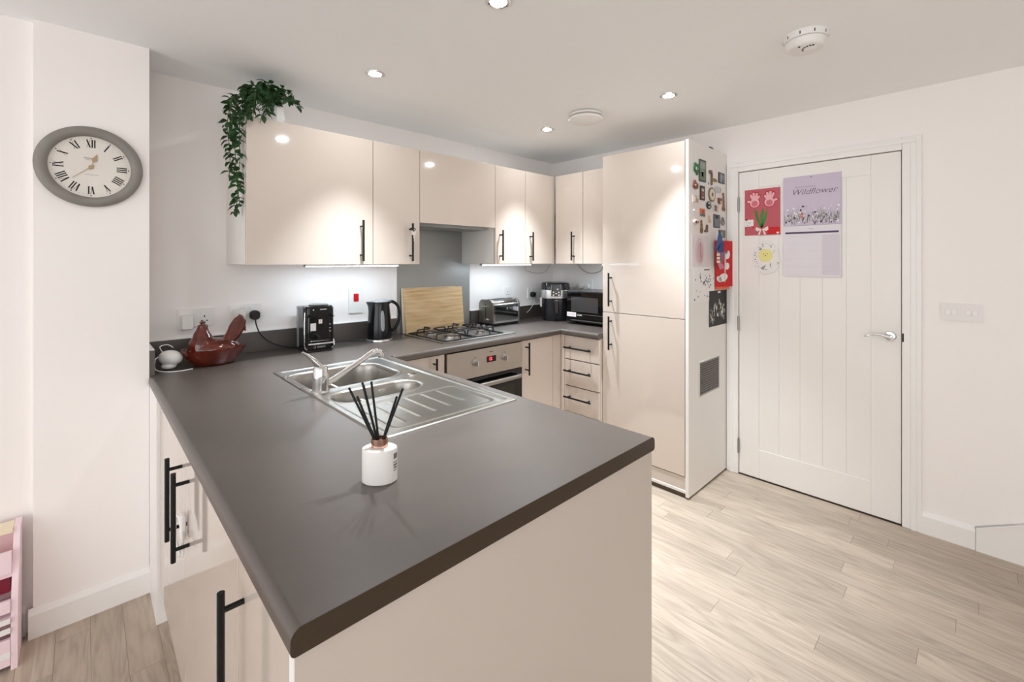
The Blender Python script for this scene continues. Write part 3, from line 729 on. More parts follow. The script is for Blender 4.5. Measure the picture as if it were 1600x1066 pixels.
for i, p in enumerate(hp):
    d = (hp[min(i + 1, len(hp) - 1)] - hp[max(i - 1, 0)]).normalized(); nn = Vector((d.z, 0, -d.x))
    rings.append([p + nn * .0095 * math.cos(2 * PI * k / 12) + Vector((0, 1, 0)) * .014 * math.sin(2 * PI * k / 12) for k in range(12)])
loft(bm, rings); obj('handle', bm, M_bplast, kt)
bm = bmesh.new(); n = 6; aa = -1.22
cols = []
for q in range(n + 1):
    a = aa + (q / n - .5) * .42; cols.append(a)
outl = []
for k in range(24):
    t = 2 * PI * k / 24; u = .17 * math.copysign(abs(math.cos(t)) ** .8, math.cos(t)); z = .128 + .062 * math.copysign(abs(math.sin(t)) ** .7, math.sin(t))
    R = .0755 - .0065 * sstep(.05, .12, z) - .006 * sstep(.12, .18, z) + .0012
    outl.append(Vector((R * math.cos(aa + u), R * math.sin(aa + u), z)))
bm.faces.new([bm.verts.new(p) for p in outl]); bmesh.ops.triangulate(bm, faces=bm.faces)
obj('water_window', bm, mat('water_window', (150, 152, 155), .15), kt, 0)
bm = bmesh.new(); tube(bm, spline([(-.07, -.02, .006), (-.12, -.01, .004), (-.19, .0, .004), (-.27, -.03, .004)], 6), .0028, 6); obj('cord', bm, M_bmatte, kt)

# ------------------------------------------------------------------ chopping boards
def chop_mat():
    m = bpy.data.materials.new('bamboo'); m.use_nodes = True; nt = m.node_tree; N = nt.nodes; L = nt.links; b = N['Principled BSDF']
    tc = N.new('ShaderNodeTexCoord'); mp = N.new('ShaderNodeMapping'); mp.inputs['Scale'].default_value = (2.2, 1, 26); L.new(tc.outputs['Object'], mp.inputs[0])
    n = N.new('ShaderNodeTexNoise'); n.inputs['Scale'].default_value = 2.2; n.inputs['Detail'].default_value = 6; n.inputs['Distortion'].default_value = .5; L.new(mp.outputs[0], n.inputs[0])
    r = N.new('ShaderNodeValToRGB'); r.color_ramp.elements[0].position = .3; r.color_ramp.elements[0].color = rgb(196, 160, 112); r.color_ramp.elements[1].position = .72; r.color_ramp.elements[1].color = rgb(228, 200, 158)
    L.new(n.outputs[0], r.inputs[0]); L.new(r.outputs[0], b.inputs['Base Color']); b.inputs['Roughness'].default_value = .5
    return m
M_bam = chop_mat()
def chop(label, x0, x1, y, tilt, h_, t, m):
    return tag(obj('chopping_board', B(0, x1 - x0, 0, t, 0, h_, .004), m, None, loc=(x0, y, ZT + .001), rot=(-tilt, 0, 0)), label, 'chopping board', 'boards behind the hob')
chop('pale bamboo chopping board leaning behind the hob, in front of the other board', 1.560, 2.050, 2.656, .10, .305, .016, M_bam)
chop('pale chopping board mostly hidden behind the bamboo board, showing its left edge', 1.548, 2.00, 2.680, .075, .308, .008, mat('pale_board', (222, 206, 180), .5))

# ------------------------------------------------------------------ toaster
to = thing('toaster', 'polished chrome two slice toaster on the worktop right of the hob', 'toaster', (2.352, 2.600, ZT + .0005), (0, 0, .0))
tw, td = .142, .080
def arch(hx, z0, z1, r, n=8):
    p = [(-hx, z0), (hx, z0)]
    for k in range(n + 1):
        a = PI / 2 * k / n; p.append((hx - r + r * math.cos(a), z1 - r + r * math.sin(a)))
    for k in range(n + 1):
        a = PI / 2 + PI / 2 * k / n; p.append((-hx + r + r * math.cos(a), z1 - r + r * math.sin(a)))
    return p
obj('base', zprism(rrect(-tw + .004, tw - .004, -td + .004, td - .004, .015), 0, .020, .003), M_bmatte, to)
bm = bmesh.new(); prism(bm, arch(td, .020, .195, .045), -tw + .014, tw - .014, lambda u, v, w: (w, u, v)); obj('shell', bm, M_chrome, to)
for s in (-1, 1):
    bm = bmesh.new(); prism(bm, arch(td + .002, .018, .198, .046), min(s * tw, s * (tw - .015)), max(s * tw, s * (tw - .015)), lambda u, v, w: (w, u, v))
    obj('end_cap', bm, M_steel_flat, to)
obj('front_plate', B(-tw + .028, tw - .024, -td - .0015, -td, .035, .150, .0008), mat('mirror_steel', (165, 172, 176), .08, metal=1.0), to)
for y in (-.028, .028): obj('bread_slot', B(-tw + .045, tw - .045, y - .015, y + .015, .1945, .1958), M_bmatte, to, 0)
obj('lever_slot', B(-tw - .001, -tw, -.004, .004, .06, .16), M_bmatte, to, 0)
lv = obj('lever', B(-tw - .026, -tw, -.020, .020, .142, .153, .004), M_chrome, to)
obj('browning_knob', lathe(bmesh.new(), [(0, 0), (.013, 0), (.012, .014), (0, .015)], 18), M_chrome, to, loc=(-tw, -.015, .045), rot=(0, -PI / 2, 0))
bm = bmesh.new(); tube(bm, [(.0, -td - .002, .128), (.008, -td - .002, .134), (.010, -td - .002, .126), (.004, -td - .002, .118)], .0018, 6); obj('maker_mark', bm, M_lt, to)

# ------------------------------------------------------------------ air fryer
af = thing('air_fryer', 'black and silver air fryer with a button panel in the worktop corner', 'air fryer', (2.868, 2.470, ZT + .0005), (0, 0, -.80))
def sq(r, z, n=40, e=.62):
    return [Vector((r * math.copysign(abs(math.cos(2 * PI * k / n)) ** e, math.cos(2 * PI * k / n)), r * math.copysign(abs(math.sin(2 * PI * k / n)) ** e, math.sin(2 * PI * k / n)), z)) for k in range(n)]
M_af = mat('fryer_black', (30, 29, 33), .16)
bm = bmesh.new(); loft(bm, [sq(.104, .004), sq(.112, .02), sq(.120, .09), sq(.120, .19)]); obj('drawer_body', bm, M_af, af)
bm = bmesh.new(); loft(bm, [sq(.122, .186), sq(.124, .19), sq(.124, .252), sq(.122, .256)]); obj('silver_band', bm, mat('fryer_silver', (196, 194, 192), .3, metal=.85), af)
bm = bmesh.new(); loft(bm, [sq(.120, .254), sq(.122, .26), sq(.120, .300), sq(.112, .314), sq(.090, .318)]); obj('top_cover', bm, M_af, af)
bm = bmesh.new(); prism(bm, [(-.040, .205), (.040, .205), (.036, .300), (-.036, .300)], -.1285, -.115, lambda u, v, w: (u, w, v)); bmesh.ops.bevel(bm, geom=list(bm.edges), offset=.003, segments=2, affect='EDGES'); cp = obj('control_panel', bm, M_bglass, af)
bm = bmesh.new(); pts = [(-.040, .205), (.040, .205), (.036, .300), (-.036, .300), (-.040, .205)]
tube(bm, [(u, -.1285, v) for u, v in pts], .0025, 6); obj('panel_rim', bm, M_chrome, af)
for bx, bz in ((-.022, .238), (.022, .238), (0, .227), (-.022, .215), (.022, .215), (.012, .262)):
    obj('button', lathe(bmesh.new(), [(0, 0), (.0065, 0), (.006, .001), (0, .001)], 14), mat('button_light', (220, 205, 190), .4), cp, loc=(bx, -.1285, bz), rot=(PI / 2, 0, 0))
hd = obj('drawer_handle', zprism(rrect(-.020, .020, -.170, -.115, .012), .07, .172, .010), M_af, af)
obj('release_button', B(-.010, .010, -.160, -.135, .171, .176, .002), M_chrome, af)
obj('foot_ring', lathe(bmesh.new(), [(0, 0), (.1, 0), (.1, .006), (0, .006)], 28), M_bmatte, af)
bm = bmesh.new(); prism(bm, [(.095, .19), (.127, .19), (.127, .118), (.118, .11)], -.06, .03, lambda u, v, w: (u, w, v)); obj('side_flare', bm, MATS['fryer_silver'], af)
bm = bmesh.new(); prism(bm, [(-.095, .19), (-.127, .19), (-.127, .118), (-.118, .11)], -.06, .03, lambda u, v, w: (u, w, v)); obj('side_flare', bm, MATS['fryer_silver'], af)

# ------------------------------------------------------------------ microwave
mw = thing('microwave', 'black microwave with dark window tucked against the fridge cabinet', 'microwave', (2.765, 2.262, ZT + .0005), (0, 0, -PI / 2))
mwid, mh = .455, .258
obj('case', B(0, mwid, .016, .335, .014, mh, .006), M_bplast, mw)
dr = obj('door', B(.004, mwid - .110, 0, .0155, .045, mh - .004, .003), M_bglass, mw)
obj('window', B(.045, .30, -.0008, .001, .098, .212, .0006), mat('microwave_window', (62, 60, 60), .12), dr)
obj('trim_line', B(.004, mwid - .004, -.0015, .001, .080, .084), M_steel_flat, mw, 0)
obj('control_panel', B(mwid - .108, mwid - .004, 0, .0155, .045, mh - .004, .003), M_bplast, mw)
for z in (.19, .11): obj('dial', lathe(bmesh.new(), [(0, 0), (.022, 0), (.020, .014), (0, .015)], 24), M_gplast, mw, loc=(mwid - .056, 0, z), rot=(PI / 2, 0, 0))
bm = bmesh.new(); prism(bm, [(0, .018), (.03, .020), (.12, .026), (mwid, .028), (mwid, .044), (.10, .042), (.03, .046), (0, .050)], -.004, .015, lambda u, v, w: (u, w, v)); obj('lower_fascia', bm, M_bplast, mw)
obj('fascia_edge', B(.05, mwid - .03, -.006, -.003, .030, .035, .001), M_steel_flat, mw)
obj('sticker', B(.006, .095, -.0022, -.0008, .058, .092), M_paper, mw, 0)
obj('sticker_print', B(.014, .086, -.0026, -.002, .066, .084), mat('pale_pink_print', (226, 206, 208), .7), mw, 0)
obj('lettering', B(.102, .150, -.0012, .0, .070, .076), M_lt, mw, 0)
for fx in (.04, mwid - .04):
    for fy in (.05, .29): obj('foot', lathe(bmesh.new(), [(0, 0), (.012, 0), (.012, .015), (0, .015)], 14, c=(fx, fy, 0)), M_bmatte, mw)

# ------------------------------------------------------------------ LED strip lights under the wall units
M_led = mat('led_diffuser', (240, 250, 255), .5, emit=(225, 240, 255), estr=10)
def led_bar(label, loc, L, rot, watts):
    t = thing('strip_light', label, 'strip light', loc, rot, 'under cupboard strip lights')
    obj('housing', B(0, L, -.011, .011, .004, .014, .002), M_wplast, t)
    obj('diffuser', B(.008, L - .008, -.008, .008, 0, .005, .001), M_led, t)
    for x in (-.003, L - .003): obj('end_cap', B(x, x + .006, -.013, .013, -.001, .015, .002), M_gplast, t)
    l = bpy.data.lights.new('strip_glow', 'AREA'); l.shape = 'RECTANGLE'; l.size = L - .02; l.size_y = .014; l.energy = watts; l.color = (.74, .89, 1.0)
    o = bpy.data.objects.new('strip_glow', l); COL.objects.link(o); o.parent = t; o.location = (L / 2, 0, -.004)
ZL = ZB + .004 - .0145
led_bar('lit strip light under the cupboards above the kettle', (.850, 2.50, ZL), .56, (0, 0, 0), .85)
led_bar('lit strip light under the cupboards above the toaster', (2.080, 2.50, ZL), .52, (0, 0, 0), .85)
led_bar('lit strip light under the cupboards above the microwave', (2.96, 2.06, ZL), .26, (0, 0, -PI / 2), .5)
def cable(name, label, pts, r, m):
    bm = bmesh.new(); tube(bm, spline(pts, 8), r, 6); return tag(obj(name, bm, m), label, 'cable')
M_cab = mat('grey_cable', (96, 90, 84), .5)
cable('hanging_cable', 'thin dark cable looping below the cupboard above the microwave', [(3.10, 2.42, ZB + .004), (3.105, 2.36, 1.325), (3.105, 2.27, 1.300), (3.10, 2.17, 1.325), (3.00, 2.07, ZL + .012)], .0022, M_cab)
cable('hanging_cable', 'thin pale cable sagging below the corner wall cupboard', [(2.60, 2.52, ZL + .01), (2.70, 2.66, 1.335), (2.85, 2.69, 1.300), (3.00, 2.70, 1.310), (3.07, 2.70, ZB + .004)], .0018, mat('pale_cable', (170, 165, 150), .5))

# ------------------------------------------------------------------ ceiling fittings
M_lamp = mat('lamp_lens', (255, 250, 240), .4, emit=(255, 244, 228), estr=30)
def downlight(label, x, y, watts):
    t = thing('ceiling_downlight', label, 'downlight', (x, y, H), (0, 0, 0), 'ceiling downlights')
    bm = bmesh.new(); lathe(bm, [(.030, .003), (.030, -.004), (.036, -.006), (.044, -.003), (.045, .0), (.045, .003)], 32, cap=False); obj('ring', bm, M_chrome, t)
    obj('lens', lathe(bmesh.new(), [(0, 0), (.030, 0), (.029, -.002), (0, -.0035)], 28, c=(0, 0, -.0005)), M_lamp, t)
    l = bpy.data.lights.new('lamp_beam', 'SPOT'); l.energy = watts; l.color = (.88, .95, 1.0); l.spot_size = 1.2; l.spot_blend = 1.0; l.shadow_soft_size = .03
    o = bpy.data.objects.new('lamp_beam', l); COL.objects.link(o); o.parent = t; o.location = (0, 0, -.012)
    l = bpy.data.lights.new('lamp_spill', 'AREA'); l.shape = 'DISK'; l.size = .06; l.energy = watts * .012; l.color = (.88, .95, 1.0)
    o = bpy.data.objects.new('lamp_spill', l); COL.objects.link(o); o.parent = t; o.location = (0, 0, -.010)
downlight('lit chrome downlight in the ceiling in front of the widest wall cupboard', 1.007, 2.004, 118)
downlight('lit chrome downlight in the ceiling over the draining board', 1.037, 1.152, 118)
downlight('lit chrome downlight in the ceiling in front of the fridge cabinet', 2.291, 1.163, 118)
downlight('lit chrome downlight in the ceiling in front of the corner wall cupboards', 2.277, 2.033, 118)
va = thing('ceiling_vent', 'round white domed vent on the ceiling between two downlights', 'vent', (2.21, 1.66, H), (PI, 0, 0))
obj('mount', lathe(bmesh.new(), [(0, 0), (.085, 0), (.100, .006), (.104, .016), (.098, .020), (0, .020)], 40), M_wplast, va)
obj('dome', lathe(bmesh.new(), [(.06, .020), (.098, .026), (.103, .032), (.100, .040), (.075, .052), (.04, .058), (0, .059)], 40), M_wplast, va)
sm = thing('smoke_alarm', 'white round smoke alarm with dark vents on the ceiling near the door', 'smoke alarm', (2.080, .478, H), (PI, 0, 0))
obj('mount', lathe(bmesh.new(), [(0, 0), (.076, 0), (.078, .004), (.076, .024), (.073, .026), (0, .026)], 40), M_wplast, sm)
obj('body', lathe(bmesh.new(), [(.0, .027), (.070, .027), (.071, .030), (.066, .050), (.056, .058), (.030, .061), (0, .062)], 40), M_wplast, sm)
obj('sounder', lathe(bmesh.new(), [(0, .060), (.022, .060), (.022, .063), (.015, .067), (0, .067)], 24, c=(-.01, .02, 0)), M_wplast, sm)
for k in range(7):
    a = 2.6 + k * .38; cx, cy = -.01 + .027 * math.cos(a), .02 + .027 * math.sin(a)
    obj('vent_hole', B(cx - .003, cx + .003, cy - .003, cy + .003, .0595, .0618), M_ink, sm, 0)
for k in range(10):
    a = 2 * PI * k / 10; bm = bmesh.new(); box(bm, .0742, .0775, -.002, .002, .005, .020)
    obj('side_slot', bm, M_dgrey, sm, 0, rot=(0, 0, a))
obj('test_button', B(-.052, -.034, -.014, -.006, .055, .0595, .001), M_dgrey, sm)
# ------------------------------------------------------------------ wall clock
ck = thing('wall_clock', 'round grey framed wall clock with roman numerals on the white pier', 'clock', (.017, YP, 1.772), FACE_FRONT)
M_cf = mat('clock_frame_grey', (132, 128, 122), .5, var=.08, vscale=14)
CR = .158
bm = bmesh.new(); lathe(bm, [(CR - .006, 0), (CR - .001, .006), (CR, .014), (CR - .006, .022), (CR - .016, .027), (CR - .026, .026), (CR - .034, .020), (CR - .038, .012), (CR - .038, .006)], 72, cap=False); obj('clock_frame', bm, M_cf, ck)
obj('dial', lathe(bmesh.new(), [(0, 0), (CR - .01, 0), (CR - .01, .005), (CR - .036, .007), (0, .0072)], 64), mat('clock_dial', (226, 220, 212), .6, var=.03, vscale=6), ck)
RN = ['XII', 'I', 'II', 'III', 'IIII', 'V', 'VI', 'VII', 'VIII', 'IX', 'X', 'XI']
zf = .0074
def quad(bm, p0, p1, w, z=zf):
    p0 = Vector((*p0, z)); p1 = Vector((*p1, z)); d = (p1 - p0).normalized(); n = Vector((-d.y, d.x, 0)) * w / 2
    bm.faces.new([bm.verts.new(p) for p in (p0 - n, p1 - n, p1 + n, p0 + n)])
for h_, s in enumerate(RN):
    bm = bmesh.new(); hh = .030; x = 0; wid = {'I': .0075, 'V': .0135, 'X': .0145}
    tot = sum(wid[c] for c in s); x = -tot / 2
    for c in s:
        wc = wid[c]; m_ = x + wc / 2
        if c == 'I':
            quad(bm, (m_, -hh / 2), (m_, hh / 2), .0042); quad(bm, (m_ - .003, -hh / 2), (m_ + .003, -hh / 2), .0009); quad(bm, (m_ - .003, hh / 2), (m_ + .003, hh / 2), .0009)
        if c == 'V': quad(bm, (m_ - .0048, hh / 2), (m_ + .0005, -hh / 2), .0044); quad(bm, (m_ + .0048, hh / 2), (m_, -hh / 2), .0014)
        if c == 'X': quad(bm, (m_ - .005, hh / 2), (m_ + .005, -hh / 2), .0044); quad(bm, (m_ + .005, hh / 2), (m_ - .005, -hh / 2), .0010)
        x += wc
    a = -2 * PI * h_ / 12
    obj('numeral', bm, M_ink, ck, 0, loc=(-.092 * math.sin(a), .092 * math.cos(a), 0), rot=(0, 0, a))
    bm = bmesh.new(); prism(bm, ell(0, 0, .0022, .0022, 8), zf - .0003, zf + .0001); obj('hour_dot', bm, M_ink, ck, 0, loc=(-.1125 * math.sin(a), .1125 * math.cos(a), 0))
bm = bmesh.new()
for k in range(60):
    a = 2 * PI * k / 60
    if k % 5: quad(bm, (.108 * math.cos(a), .108 * math.sin(a)), (.111 * math.cos(a), .111 * math.sin(a)), .0007)
o = obj('minute_marks', bm, M_dgrey, ck, 0)
M_hand = mat('clock_hand_brass', (176, 150, 118), .5)
def hand(ang, L, w, z, spade):
    bm = bmesh.new(); prism(bm, [(-w, -.012), (w, -.012), (w * .5, L), (-w * .5, L)], z, z + .0008)
    if spade: prism(bm, [(0, L + .022), (-.009, L - .004), (-.003, L - .012), (.003, L - .012), (.009, L - .004)], z, z + .0009)
    obj('hour_hand' if spade else 'minute_hand', bm, M_hand, ck, 0, rot=(0, 0, ang))
hand(-2 * PI * (12 + 38 / 60) / 12, .034, .0015, .0085, True)
hand(-2 * PI * 38 / 60, .072, .0013, .0095, False)
obj('hand_boss', lathe(bmesh.new(), [(0, 0), (.008, 0), (.007, .004), (0, .005)], 18, c=(0, 0, .0076)), M_hand, ck)
M_fade = mat('faded_print', (172, 166, 160), .7)
bm = bmesh.new(); quad(bm, (-.020, .034), (.006, .034), .004); quad(bm, (-.016, .028), (.002, .028), .0015)
for k in range(9): quad(bm, (-.018 + k * .0045, -.030 + .0008 * (k % 2)), (-.015 + k * .0045, -.031), .0022)
obj('dial_print', bm, M_fade, ck, 0)

# ------------------------------------------------------------------ trailing plant in white pot on the wall unit
pl = thing('trailing_plant', 'trailing green leafy plant in a white faceted pot on top of the wall cupboard', 'plant', (.690, 2.470, ZC))
obj('pot', lathe(bmesh.new(), [(0, 0), (.040, 0), (.058, .045), (.052, .105), (.048, .105), (.052, .05), (0, .05)], 8), mat('white_ceramic', (236, 233, 228), .3), pl, 10)
M_leaf = mat('leaf_green', (44, 78, 40), .42, var=.35, vscale=30)
M_stem = mat('stem_green', (66, 84, 50), .6)
def leaf_mesh():
    bm = bmesh.new(); L = 1.0; rows = []
    for t, wd in ((0, .02), (.18, .17), (.4, .27), (.65, .22), (.85, .11), (1.0, .0)):
        z = .10 * math.sin(t * PI) - .10 * t
        rows.append((bm.verts.new((t, -wd, z + wd * .28)), bm.verts.new((t, 0, z)), bm.verts.new((t, wd, z + wd * .28))))
    for a, b_ in zip(rows, rows[1:]):
        bm.faces.new((a[0], b_[0], b_[1], a[1])); bm.faces.new((a[1], b_[1], b_[2], a[2]))
    bmesh.ops.remove_doubles(bm, verts=bm.verts, dist=1e-5)
    g = bmesh.ops.extrude_face_region(bm, geom=list(bm.faces))
    for v in [q for q in g['geom'] if isinstance(q, bmesh.types.BMVert)]: v.co.z += .02
    return bm
leaf0 = None
rnd = random.Random(11)
def leaf(p, d, s):
    global leaf0
    if leaf0 is None: leaf0 = obj('leaf', leaf_mesh(), M_leaf, pl, 60); o = leaf0
    else:
        o = bpy.data.objects.new('leaf', leaf0.data); COL.objects.link(o); o.parent = pl
    q = d.to_track_quat('X', 'Z'); o.rotation_mode = 'QUATERNION'
    o.rotation_quaternion = q @ Matrix.Rotation(rnd.uniform(-.7, .7), 3, 'X').to_quaternion(); o.location = p; o.scale = (s, s * rnd.uniform(.85, 1.15), s)
stems = [
    [(0, 0, .09), (-.05, -.04, .13), (-.13, -.07, .10), (-.185, -.085, .0), (-.19, -.09, -.12), (-.185, -.095, -.24), (-.180, -.10, -.36), (-.19, -.10, -.455)],
    [(0, 0, .09), (-.04, -.06, .14), (-.11, -.10, .12), (-.165, -.115, .03), (-.178, -.12, -.08), (-.175, -.12, -.20), (-.182, -.11, -.32), (-.172, -.11, -.42)],
    [(0, 0, .09), (-.05, .0, .15), (-.14, -.03, .12), (-.20, -.06, .04), (-.215, -.07, -.06), (-.205, -.075, -.17), (-.21, -.08, -.29)],
    [(0, 0, .09), (-.03, -.07, .15), (-.09, -.13, .13), (-.13, -.17, .06), (-.15, -.18, -.01)],
    [(0, 0, .09), (.0, -.06, .16), (-.02, -.12, .15), (.01, -.16, .10)],
    [(0, 0, .09), (-.06, -.05, .17), (-.13, -.10, .15), (-.19, -.13, .08), (-.23, -.14, .04)],
    [(0, 0, .09), (-.02, .02, .17), (-.05, .0, .19), (-.10, -.03, .18), (-.15, -.05, .15)],
    [(0, 0, .09), (-.02, -.10, .13), (-.05, -.16, .09), (-.075, -.19, .03), (-.06, -.195, -.01)],
    [(0, 0, .09), (-.08, -.08, .10), (-.15, -.12, .06), (-.20, -.12, .0), (-.205, -.12, -.10)],
    [(0, 0, .09), (.03, -.03, .15), (.06, -.07, .14), (.08, -.10, .10)],
    [(0, 0, .09), (-.05, -.10, .16), (-.10, -.15, .11), (-.15, -.17, .03), (-.16, -.17, -.05)],
    [(0, 0, .09), (-.04, -.08, .18), (-.08, -.14, .17), (-.12, -.18, .12), (-.135, -.20, .05), (-.14, -.195, -.02)],
    [(0, 0, .09), (-.10, -.04, .14), (-.17, -.08, .10), (-.21, -.10, .05), (-.205, -.11, -.04)],
    [(0, 0, .09), (.0, -.10, .17), (.03, -.14, .15), (.05, -.17, .11)],
    [(0, 0, .09), (-.03, -.12, .12), (-.07, -.17, .06), (-.10, -.19, .0), (-.11, -.19, -.04)],
]
for si, P_ in enumerate(stems):
    pts = spline(P_, 6)
    bm = bmesh.new(); tube(bm, pts, .0016, 5); obj('stem', bm, M_stem, pl)
    acc = 0.0; nxt = .035 if si else .03
    for a, b_ in zip(pts, pts[1:]):
        seg = (b_ - a).length; acc += seg
        if acc >= nxt:
            acc = 0; nxt = rnd.uniform(.011, .018); d = (b_ - a).normalized()
            for s in (-1, 1):
                ang = rnd.uniform(0, 2 * PI); side = Vector((math.cos(ang), math.sin(ang) * .8, .25)) 
                side = (side - d * side.dot(d)); side.normalize()
                lv_d = (side * s * .9 + d * rnd.uniform(.2, .7) + Vector((0, 0, -.15)))
                pp = b_.copy()
                if pp.z + ZC < ZC and pp.x > -.156 - .02: pp.x = min(pp.x, -.17)
                leaf(pp, lv_d.normalized(), rnd.uniform(.031, .046))

# ------------------------------------------------------------------ key on the cupboard handle
ke = thing('door_key', 'small silver key hung by a black loop from a wall cupboard handle', 'key', (1.389, YW - .044, 1.565))
bm = bmesh.new(); prism(bm, rrect(-.013, .013, -.011, .015, .006), -.001, .001, lambda u, v, w: (u, w, v)); obj('key_bow', bm, mat('key_silver', (232, 226, 220), .3, metal=.5), ke)
bm = bmesh.new(); prism(bm, [(-.002, -.010), (.006, -.010), (.007, -.045), (.004, -.050), (.001, -.046), (.002, -.034), (-.001, -.030)], -.0008, .0008, lambda u, v, w: (u, w, v)); obj('key_blade', bm, MATS['key_silver'], ke, 0)
bm = bmesh.new(); tube(bm, spline([(0, -.001, .010), (-.012, .0, .024), (-.009, .016, .03), (.009, .016, .03), (.012, .0, .024), (0, -.001, .010)], 5), .0022, 6); obj('loop', bm, M_bmatte, ke)

# ------------------------------------------------------------------ papers hung on the door
XH = D - .003
cal = thing('wall_calendar', 'lilac flower calendar with script title hanging on the door', 'calendar', (XH, .688, 1.612), FACE_SIDE)
obj('picture_page', B(-.146, .146, .005, .302, 0, .004), mat('lilac_page', (202, 190, 208), .7), cal, 0)
obj('month_page', B(-.146, .146, -.302, .003, 0, .0035), mat('month_page', (226, 220, 226), .75), cal, 0)
M_ink2 = mat('script_ink', (90, 74, 84), .6)
obj('title', text('Wildflower', .050, .0002, shear=.35, bold=-.0006), M_ink2, cal, loc=(.01, .205, .0043))
obj('subtitle', B(-.085, .02, .234, .238, .004, .0043), mat('subtitle_print', (168, 148, 176), .7), cal, 0)
obj('month_bar', B(-.135, .135, -.045, -.034, .0035, .0039), mat('month_bar', (88, 74, 104), .7), cal, 0)
obj('month_name', text('May', .014, .0001), M_fade, cal, loc=(0, -.018, .0037))
obj('side_column', B(.055, .14, -.29, -.055, .0035, .0037), mat('calendar_column', (214, 206, 214), .75), cal, 0)
bm = bmesh.new()
for r_ in range(6): box(bm, -.135, .14, -.060 - r_ * .046, -.0594 - r_ * .046, .0036, .0039)
obj('ruled_lines', bm, mat('ruled_line', (200, 194, 202), .7), cal, 0)
fl = [mat('print_grey', (150, 146, 150), .7), mat('print_dark', (70, 66, 84), .7), mat('print_white', (232, 228, 226), .7), mat('print_coral', (200, 120, 100), .7), mat('print_sage', (150, 156, 136), .7)]
rr = random.Random(5)
for ci, n in ((0, 60), (4, 40), (1, 34), (2, 40), (3, 5)):
    bm = bmesh.new()
    for k in range(n):
        x = rr.uniform(-.14, .14); z = .0041 + ci * .00012; base = rr.uniform(.006, .05)
        if ci in (0, 4):
            x2 = max(-.143, min(.143, x + rr.uniform(-.03, .03))); y2 = base + rr.uniform(.03, .085); d = Vector((x2 - x, y2 - base, 0)).normalized(); w_ = rr.uniform(.0012, .004); nn = Vector((-d.y, d.x, 0)) * w_
            bm.faces.new([bm.verts.new(q) for q in ((x - nn.x * .5, base - nn.y * .5 + .002, z), (x2, y2, z), (x + nn.x, base + nn.y + .002, z))])
        else:
            y = rr.uniform(.015, .12) if ci != 3 else rr.uniform(.05, .075); r0 = rr.uniform(.002, .006)
            if ci == 3: x = rr.uniform(-.06, -.03)
            e = ell(x, y, r0 * rr.uniform(.7, 1.6), r0, 8); bm.faces.new([bm.verts.new((u, v, z)) for u, v in e])
    obj('flower_print', bm, fl[ci], cal, 0)
obj('hanging_pin', lathe(bmesh.new(), [(0, 0), (.003, 0), (.003, .002), (0, .003)], 10, c=(0, .292, .004)), M_dgrey, cal)

hc = thing('handprint_card', 'deep pink card with two handprint tulips taped to the door', 'card', (XH, .955, 1.716), FACE_SIDE)
obj('card_sheet', B(-.103, .103, -.148, .148, 0, .0015), mat('dusty_red_card', (190, 92, 102), .7), hc, 0)
def hand_poly(bm, cx, cy, s, flip, z0, z1, g=0):
    f = -1 if flip else 1
    prism(bm, [(cx + f * u, cy + v) for u, v in ell(0, 0, .030 * s + g, .030 * s + g, 18)], z0, z1)
    for k, (ang, L) in enumerate(((-1.25, .050), (-.42, .066), (-.10, .072), (.22, .068), (.55, .056))):
        dx, dy = math.sin(ang), math.cos(ang); w_ = .0070 * s + g
        p = []
        for t, hw in ((.010, w_ * .95), (L * s - .004, w_), (L * s + g, w_ * .5)):
            p.append((t, hw))
        pts = [(t * dx + hw * dy, t * dy - hw * dx) for t, hw in p] + [(t * dx - hw * dy, t * dy + hw * dx) for t, hw in reversed(p)]
        prism(bm, [(cx + f * u, cy + v) for u, v in pts], z0 - .0001, z1 - .00008 * (k + 1))
M_hr = mat('hand_red_edge', (176, 40, 58), .6); M_hp = mat('hand_pink', (232, 176, 182), .6)
for cx, fl_ in ((-.043, False), (.043, True)):
    bm = bmesh.new(); hand_poly(bm, cx, .060, 1.0, fl_, .0015, .0022, .003); hp_ = obj('paper_hand', bm, M_hr, hc, 0)
    bm = bmesh.new(); hand_poly(bm, cx, .060, .95, fl_, .0022, .0028); obj('hand_print', bm, M_hp, hp_, 0)
    bm = bmesh.new(); prism(bm, ell(cx, .056, .019, .019, 16), .0028, .0030); obj('palm_smear', bm, mat('palm_smear', (206, 110, 124), .6), hp_, 0)
for pts in ([(-.010, -.10), (.0, -.10), (-.030, .01), (-.046, .02), (-.036, -.04)], [(-.006, -.10), (.004, -.10), (.012, .0), (.004, .03), (-.010, -.02)], [(-.004, -.10), (.006, -.10), (.030, -.03), (.034, .022), (.018, -.01)]):
    bm = bmesh.new(); prism(bm, pts, .0015, .0021); obj('paper_stem', bm, mat('stem_paper_green', (70, 128, 62), .7), hc, 0)
bm = bmesh.new()
for s in (-1, 1):
    prism(bm, [(0, -.112), (s * .034, -.094), (s * .038, -.112), (s * .026, -.124)] if s > 0 else list(reversed([(0, -.112), (-.034, -.094), (-.038, -.112), (-.026, -.124)])), .0024, .005)
    prism(bm, [(s * .002, -.112), (s * .010, -.114), (s * .024, -.144), (s * .014, -.147)], .0024, .004)
obj('ribbon_bow', bm, mat('ribbon', (240, 218, 214), .5), hc, 0)
obj('red_strip', B(.030, .103, -.146, -.100, .0015, .0020), M_red, hc, 0)
tg = obj('note', B(-.102, -.050, -.090, -.046, .0015, .0020), M_paper, hc, 0)
bm = bmesh.new()
for k in range(3): box(bm, -.094, -.064 - .004 * k, -.062 - k * .010, -.060 - k * .010, .0019, .0022)
obj('note_writing', bm, M_fade, tg, 0)
